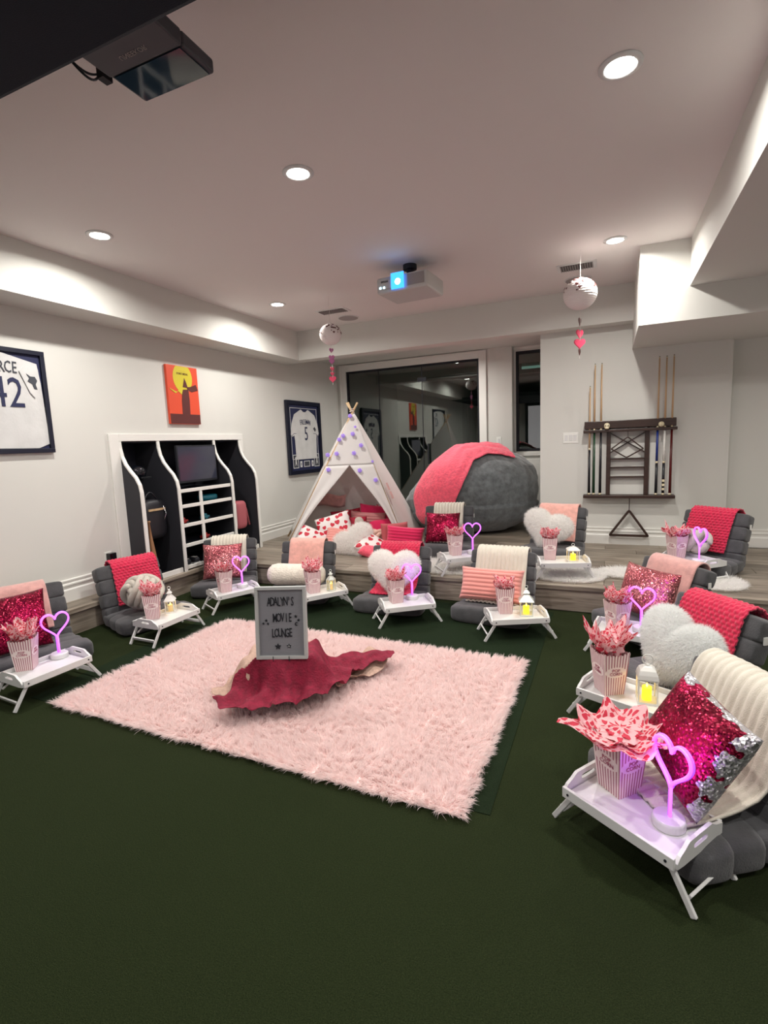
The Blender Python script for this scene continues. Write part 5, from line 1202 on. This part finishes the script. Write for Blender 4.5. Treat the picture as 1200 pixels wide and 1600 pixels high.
# rose lights pinned on the canvas
def front_pt(uu, t_): return L3(L3(FL, FR, uu), AP, t_)
def make_rose():
    t = thing('rose_light', None, None)
    for k in range(3):
        R = .030 - .008*k; b = MB()
        for q in range(5):
            a = 2*PI*q/5 + k*.6; b.M = Matrix.Rotation(a, 4, 'Z') @ Matrix.Translation((R*.5, 0, .006*k)) @ Matrix.Rotation(rad(-35-15*k), 4, 'Y')
            b.sell((0,0,0), (R*.55, R*.5, .004), .9, .9, 8, 5)
        b.build('petal_ring', 'rosepurple', t, smooth=True)
    return t
rose0 = make_rose()
RS = [((-2.956,5.743,1.807),'topmost lilac rose light just below the pole tie'), ((-2.891,5.741,1.670),'small lilac rose light on the right seam near the top'), ((-2.912,5.704,1.584),'lilac rose light on the canvas centre above the door'), ((-3.013,5.639,1.565),'lilac rose light of the left pair above the door'),
      ((-3.050,5.604,1.520),'lilac rose light at the left seam above the door'), ((-2.812,5.720,1.439),'lilac rose light on the right seam above the door'), ((-3.064,5.545,1.349),'lilac rose light on the left flap beside the door top'), ((-2.881,5.653,1.348),'lilac rose light on the right flap beside the door top'),
      ((-3.158,5.487,1.339),'lilac rose light on the far left seam'), ((-3.137,5.447,1.160),'lowest left lilac rose light on the flap'), ((-2.675,5.741,1.237),'tiny lilac rose light on the right canvas panel'), ((-2.804,5.636,1.135),'lilac rose light along the right door hem'), ((-2.625,5.704,1.010),'lowest right lilac rose light by the side window')]
nF = (FR-FL).cross(AP-FL).normalized(); nF = nF if nF.y < 0 else -nF
for i, (pt, lab) in enumerate(RS):
    t = rose0 if i == 0 else dup(rose0); t.location = pt; t.rotation_euler = nF.to_track_quat('Z', 'Y').to_euler(); s_ = .6 if 'tiny' in lab or 'small' in lab else 1.0; t.scale = (s_,)*3
    tag(t, lab, 'rose light', 'lilac rose lights on the teepee')

# ================================================================ CUSHIONS IN AND BEFORE THE TEEPEE
def put(o, lab, x, y, z, rx=0, ry=0, rz=0, cat='cushion'):
    tag(o, lab, cat); o.location = (x, y, z); o.rotation_euler = (rad(rx), rad(ry), rad(rz)); return o
put(sq('heart_print_pillow', .44, .42, .17, 'heartpillow', 8), 'white cushion with red hearts leaning in the left of the teepee door', -3.02, 5.34, .43, -24, -14, 30)
put(sq('heart_print_pillow', .40, .34, .14, 'heartpillow', 9), 'lower white cushion with red hearts at the left tent foot', -3.22, 5.12, .33, -40, 24, 20)
put(sq('ribbed_pillow', .44, .30, .14, 'pinkrib', 10, ribs=8, ribamp=.009, nv=56), 'pale pink ribbed cushion lying under the white furry one', -2.85, 5.20, .34, -50, 12, 20)
o = heart_pillow_mb(.50, .46, .18).build('heart_pillow', 'furwhite', smooth=True, merge=True); fur(o, 14000, .042, .0012, 'furwhite', .5, .5, 21); put(o, 'white furry heart cushion slumped at the teepee door', -2.66, 5.12, .335, -52, -26, 30)
put(sq('heart_print_pillow', .34, .34, .12, 'heartpillow', 12), 'heart print cushion edge showing right of the white furry heart', -2.44, 5.14, .30, -65, 30, 10)
put(sq('velvet_pillow', .22, .20, .09, 'coral', 13), 'coral pink cushion peeking out beside the pale pink fleece chair', -2.42, 5.02, .27, -70, 20, 10)
put(sq('ribbed_pillow', .46, .34, .14, 'mauverib', 14, ribs=9, ribamp=.010, nv=60), 'mauve ribbed cushion in the middle of the teepee', -2.80, 5.80, .43, -16, 6, 30)
put(sq('velvet_pillow', .40, .34, .13, 'darkred', 15), 'dark red cushion at the back left inside the teepee', -3.16, 5.90, .44, -16, -6, 25)
put(sq('sequin_pillow', .36, .30, .12, 'seqrose', 16), 'rose sequin cushion at the back of the teepee', -2.94, 5.98, .44, -14, 4, 30)
put(sq('velvet_pillow', .42, .36, .12, 'hotpink', 17), 'bright red cushion behind the mauve ribbed one', -2.82, 6.04, .48, -14, 8, 25)
put(sq('heart_print_pillow', .30, .28, .11, 'heartpillow', 18), 'small heart print cushion at the back right of the teepee', -2.76, 6.20, .47, -12, 20, 20)
put(sq('velvet_pillow', .36, .32, .12, 'hotpink', 19), 'deep pink cushion at the right inside the teepee', -2.60, 5.80, .36, -24, -6, 25)
t = thing('heart_ear_pillow', 'dark rose cushion with two grey heart-shaped rounds', 'cushion', (-2.90, 5.55, .44), rad(28)); t.rotation_euler.x = rad(-18)
pillow_mb(.38, .26, .12).build('cushion_cover', 'darkred', t, smooth=True, merge=True)
for x in (-.085, .085): MB().sell((x, -.045, .04), (.062, .03, .075), .9, .9).build('grey_round', 'knot', t, smooth=True)
o = knot_pillow(.125, .026, 'knotpink', 2, 2, 3, .95, .85); put(o, 'pale pink knot cushion in front of the mauve ribbed cushion', -2.50, 5.42, .345, 0, 0, 20)
put(sq('ribbed_pillow', .44, .28, .14, 'hotpink', 20, ribs=8, ribamp=.010, nv=56), 'hot pink ribbed cushion standing right of the teepee door', -2.10, 5.28, .375, -10, 4, 5)
put(sq('velvet_pillow', .36, .30, .12, 'rosevelvet', 21), 'rose velvet cushion behind the hot pink ribbed one', -2.28, 5.43, .38, -8, 2, 50)
t = put(knot_pillow(.09, .024, 'coral', 1, 3, 4, 1.0, .9), 'small coral knot cushion left of the rose velvet cushion', -2.46, 5.46, .305, 0, 0, 0)
# ================================================================ FUR MATS
def fur_mat_obj(label, x, y, rx, ry, n, seed, z=HS):
    t = thing('fur_mat', label, 'rug', (x, y, z)); rr = np.random.default_rng(seed)
    MB().lathe([(1, 0), (1, .006)], 40).build('hide_backing', 'furcream', t).scale = (rx, ry, 1)
    q = rr.uniform(0, 2*np.pi, n); r = np.sqrt(rr.random(n)); P = np.stack([rx*r*np.cos(q), ry*r*np.sin(q), np.full(n, .006)], 1)
    lean = np.stack([np.cos(q)*r*.9, np.sin(q)*r*.9, np.zeros(n)], 1) + rr.normal(0, .15, (n, 3)) + np.stack([.35*np.sin(P[:,0]*18+P[:,1]*9), .35*np.cos(P[:,1]*16), np.zeros(n)], 1)
    blades('fur_pile', P, np.tile(np.array([0,0,1.0]), (n,1)), .060, .0016, 'furwhite', t, .5, .3, seed, lean=lean)
fur_mat_obj('white fur mat under the platform tray before the beanbag', -1.42, 4.72, .42, .27, 16000, 31)
fur_mat_obj('white fur mat under the platform tray left of the cue rack', -.34, 4.70, .33, .24, 14000, 32)
fur_mat_obj('small white fur mat lying bare at the platform edge, right of the lantern tray', .17, 4.86, .22, .15, 8000, 33)
fur_mat_obj('white fur mat under the platform chair at the right', .80, 4.72, .20, .20, 7000, 34)
fur_mat_obj('ivory fur mat lying before the teepee', -2.42, 5.32, .26, .20, 9000, 35)

# ================================================================ BEANBAG AND THROW
BC = Vector((-1.775, 6.98, HS)); 
def bag_fn(u, v):
    a = 2*PI*u; q = (v-.5)*PI; d = Vector((math.cos(q)*math.cos(a), math.cos(q)*math.sin(a), math.sin(q)))
    hx, hy = .93, .74
    top = 1.13 + .06*d.x
    z = .5*(d.z+1); zz = top*z**.88
    k = 1 + .09*math.sin(PI*min(1, z*1.0))*0 - .16*max(0, z-.55)*1.0 + (.10 if z < .3 else 0)*(.3-z)
    cq = math.cos(q); rr = abs(cq)**(.42 if q < 0 else .92); k = 1 - .13*max(0, z-.5) + (.04 if z < .3 else 0)
    x = hx*rr*math.cos(a)*k; y = hy*rr*math.sin(a)*k
    if x < -.25: zz *= 1 - .34*min(1, (-x-.25)/.6)**1.2
    wr = .018*abs(noise.noise(Vector((x*3+zz*5, y*3, zz*7)))) + .030*noise.noise(Vector((x*2.2, y*2.2, zz*2.2))) + .012*noise.noise(Vector((x*8+zz*3, y*8, zz*8))) + .006*noise.noise(Vector((x*22, y*22, zz*14)))
    pl = .014*math.sin(a*11)*max(0, z-.55)
    n = Vector((d.x, d.y, d.z*.8)); P = Vector((x, y, zz)) + n*(wr+pl); P.z = max(.0, P.z)
    return (P.x, P.y, P.z)
bag = MB().grid(bag_fn, 120, 70, closeu=True).build('beanbag', 'bag', smooth=True); bag.location = BC
tag(bag, 'giant grey velvet beanbag slumped in front of the glass door', 'beanbag')
bpy.context.view_layer.update()
dg = bpy.context.evaluated_depsgraph_get(); bev = bag.evaluated_get(dg)
def on_bag(x, y):   # height of the bag top at a plan point
    ok, loc, nrm, _ = bev.ray_cast(Vector((x, y, 3)) , Vector((0, 0, -1)))
    return (loc.z if ok else None)
thr = []
# the throw runs from the crown down over the front left shoulder; rows follow the bag outwards
def throw_fn(u, v):
    # path from back right crown (v=0) to front left foot (v=1)
    a = Vector((.48, .00)); b = Vector((.10, -.16)); c = Vector((-.30, -.72)); p = a*(1-v)**2 + b*2*v*(1-v) + c*v*v
    wdt = .66 - .14*v; side = Vector((.72, -.69)) if v > .5 else Vector((.60+.24*v, -.80+.22*v)); side.normalize()
    q = p + side*((.5-u)*-wdt) 
    # cast towards the bag axis from outside
    base = Vector((q.x*.35, q.y*.35, .30)); tgt_z = .25 + .95*(1-v)
    z = on_bag(q.x, q.y); 
    if z is None or v > .62:
        # vertical part: shoot horizontally
        hz = (z if z is not None else .75)
        zz = .80*(1-(v-.62)/.38) + .16 if v > .62 else hz
        dirn = Vector((q.x*.2, q.y*.2, zz)) - Vector((q.x*2.2, q.y*2.2, zz)); ok, loc, n_, _ = bev.ray_cast(Vector((q.x*2.2, q.y*2.2, zz)), dirn.normalized())
        if ok: P = loc + n_*.035
        else: P = Vector((q.x, q.y, zz))
    else: P = Vector((q.x, q.y, z+.042))
    P = Vector(P) + Vector((0, 0, .008*noise.noise(Vector((u*12, v*14, 2))) + .006*math.sin(u*22+v*8)))
    return tuple(P)
th = MB().grid(throw_fn, 40, 60).build('throw_blanket', 'coral', smooth=True, solid=.014); th.location = BC
md = th.modifiers.new('smooth', 'SMOOTH'); md.iterations = 4; md.factor = .5
tag(th, 'coral pink knitted throw draped over the grey beanbag', 'blanket')
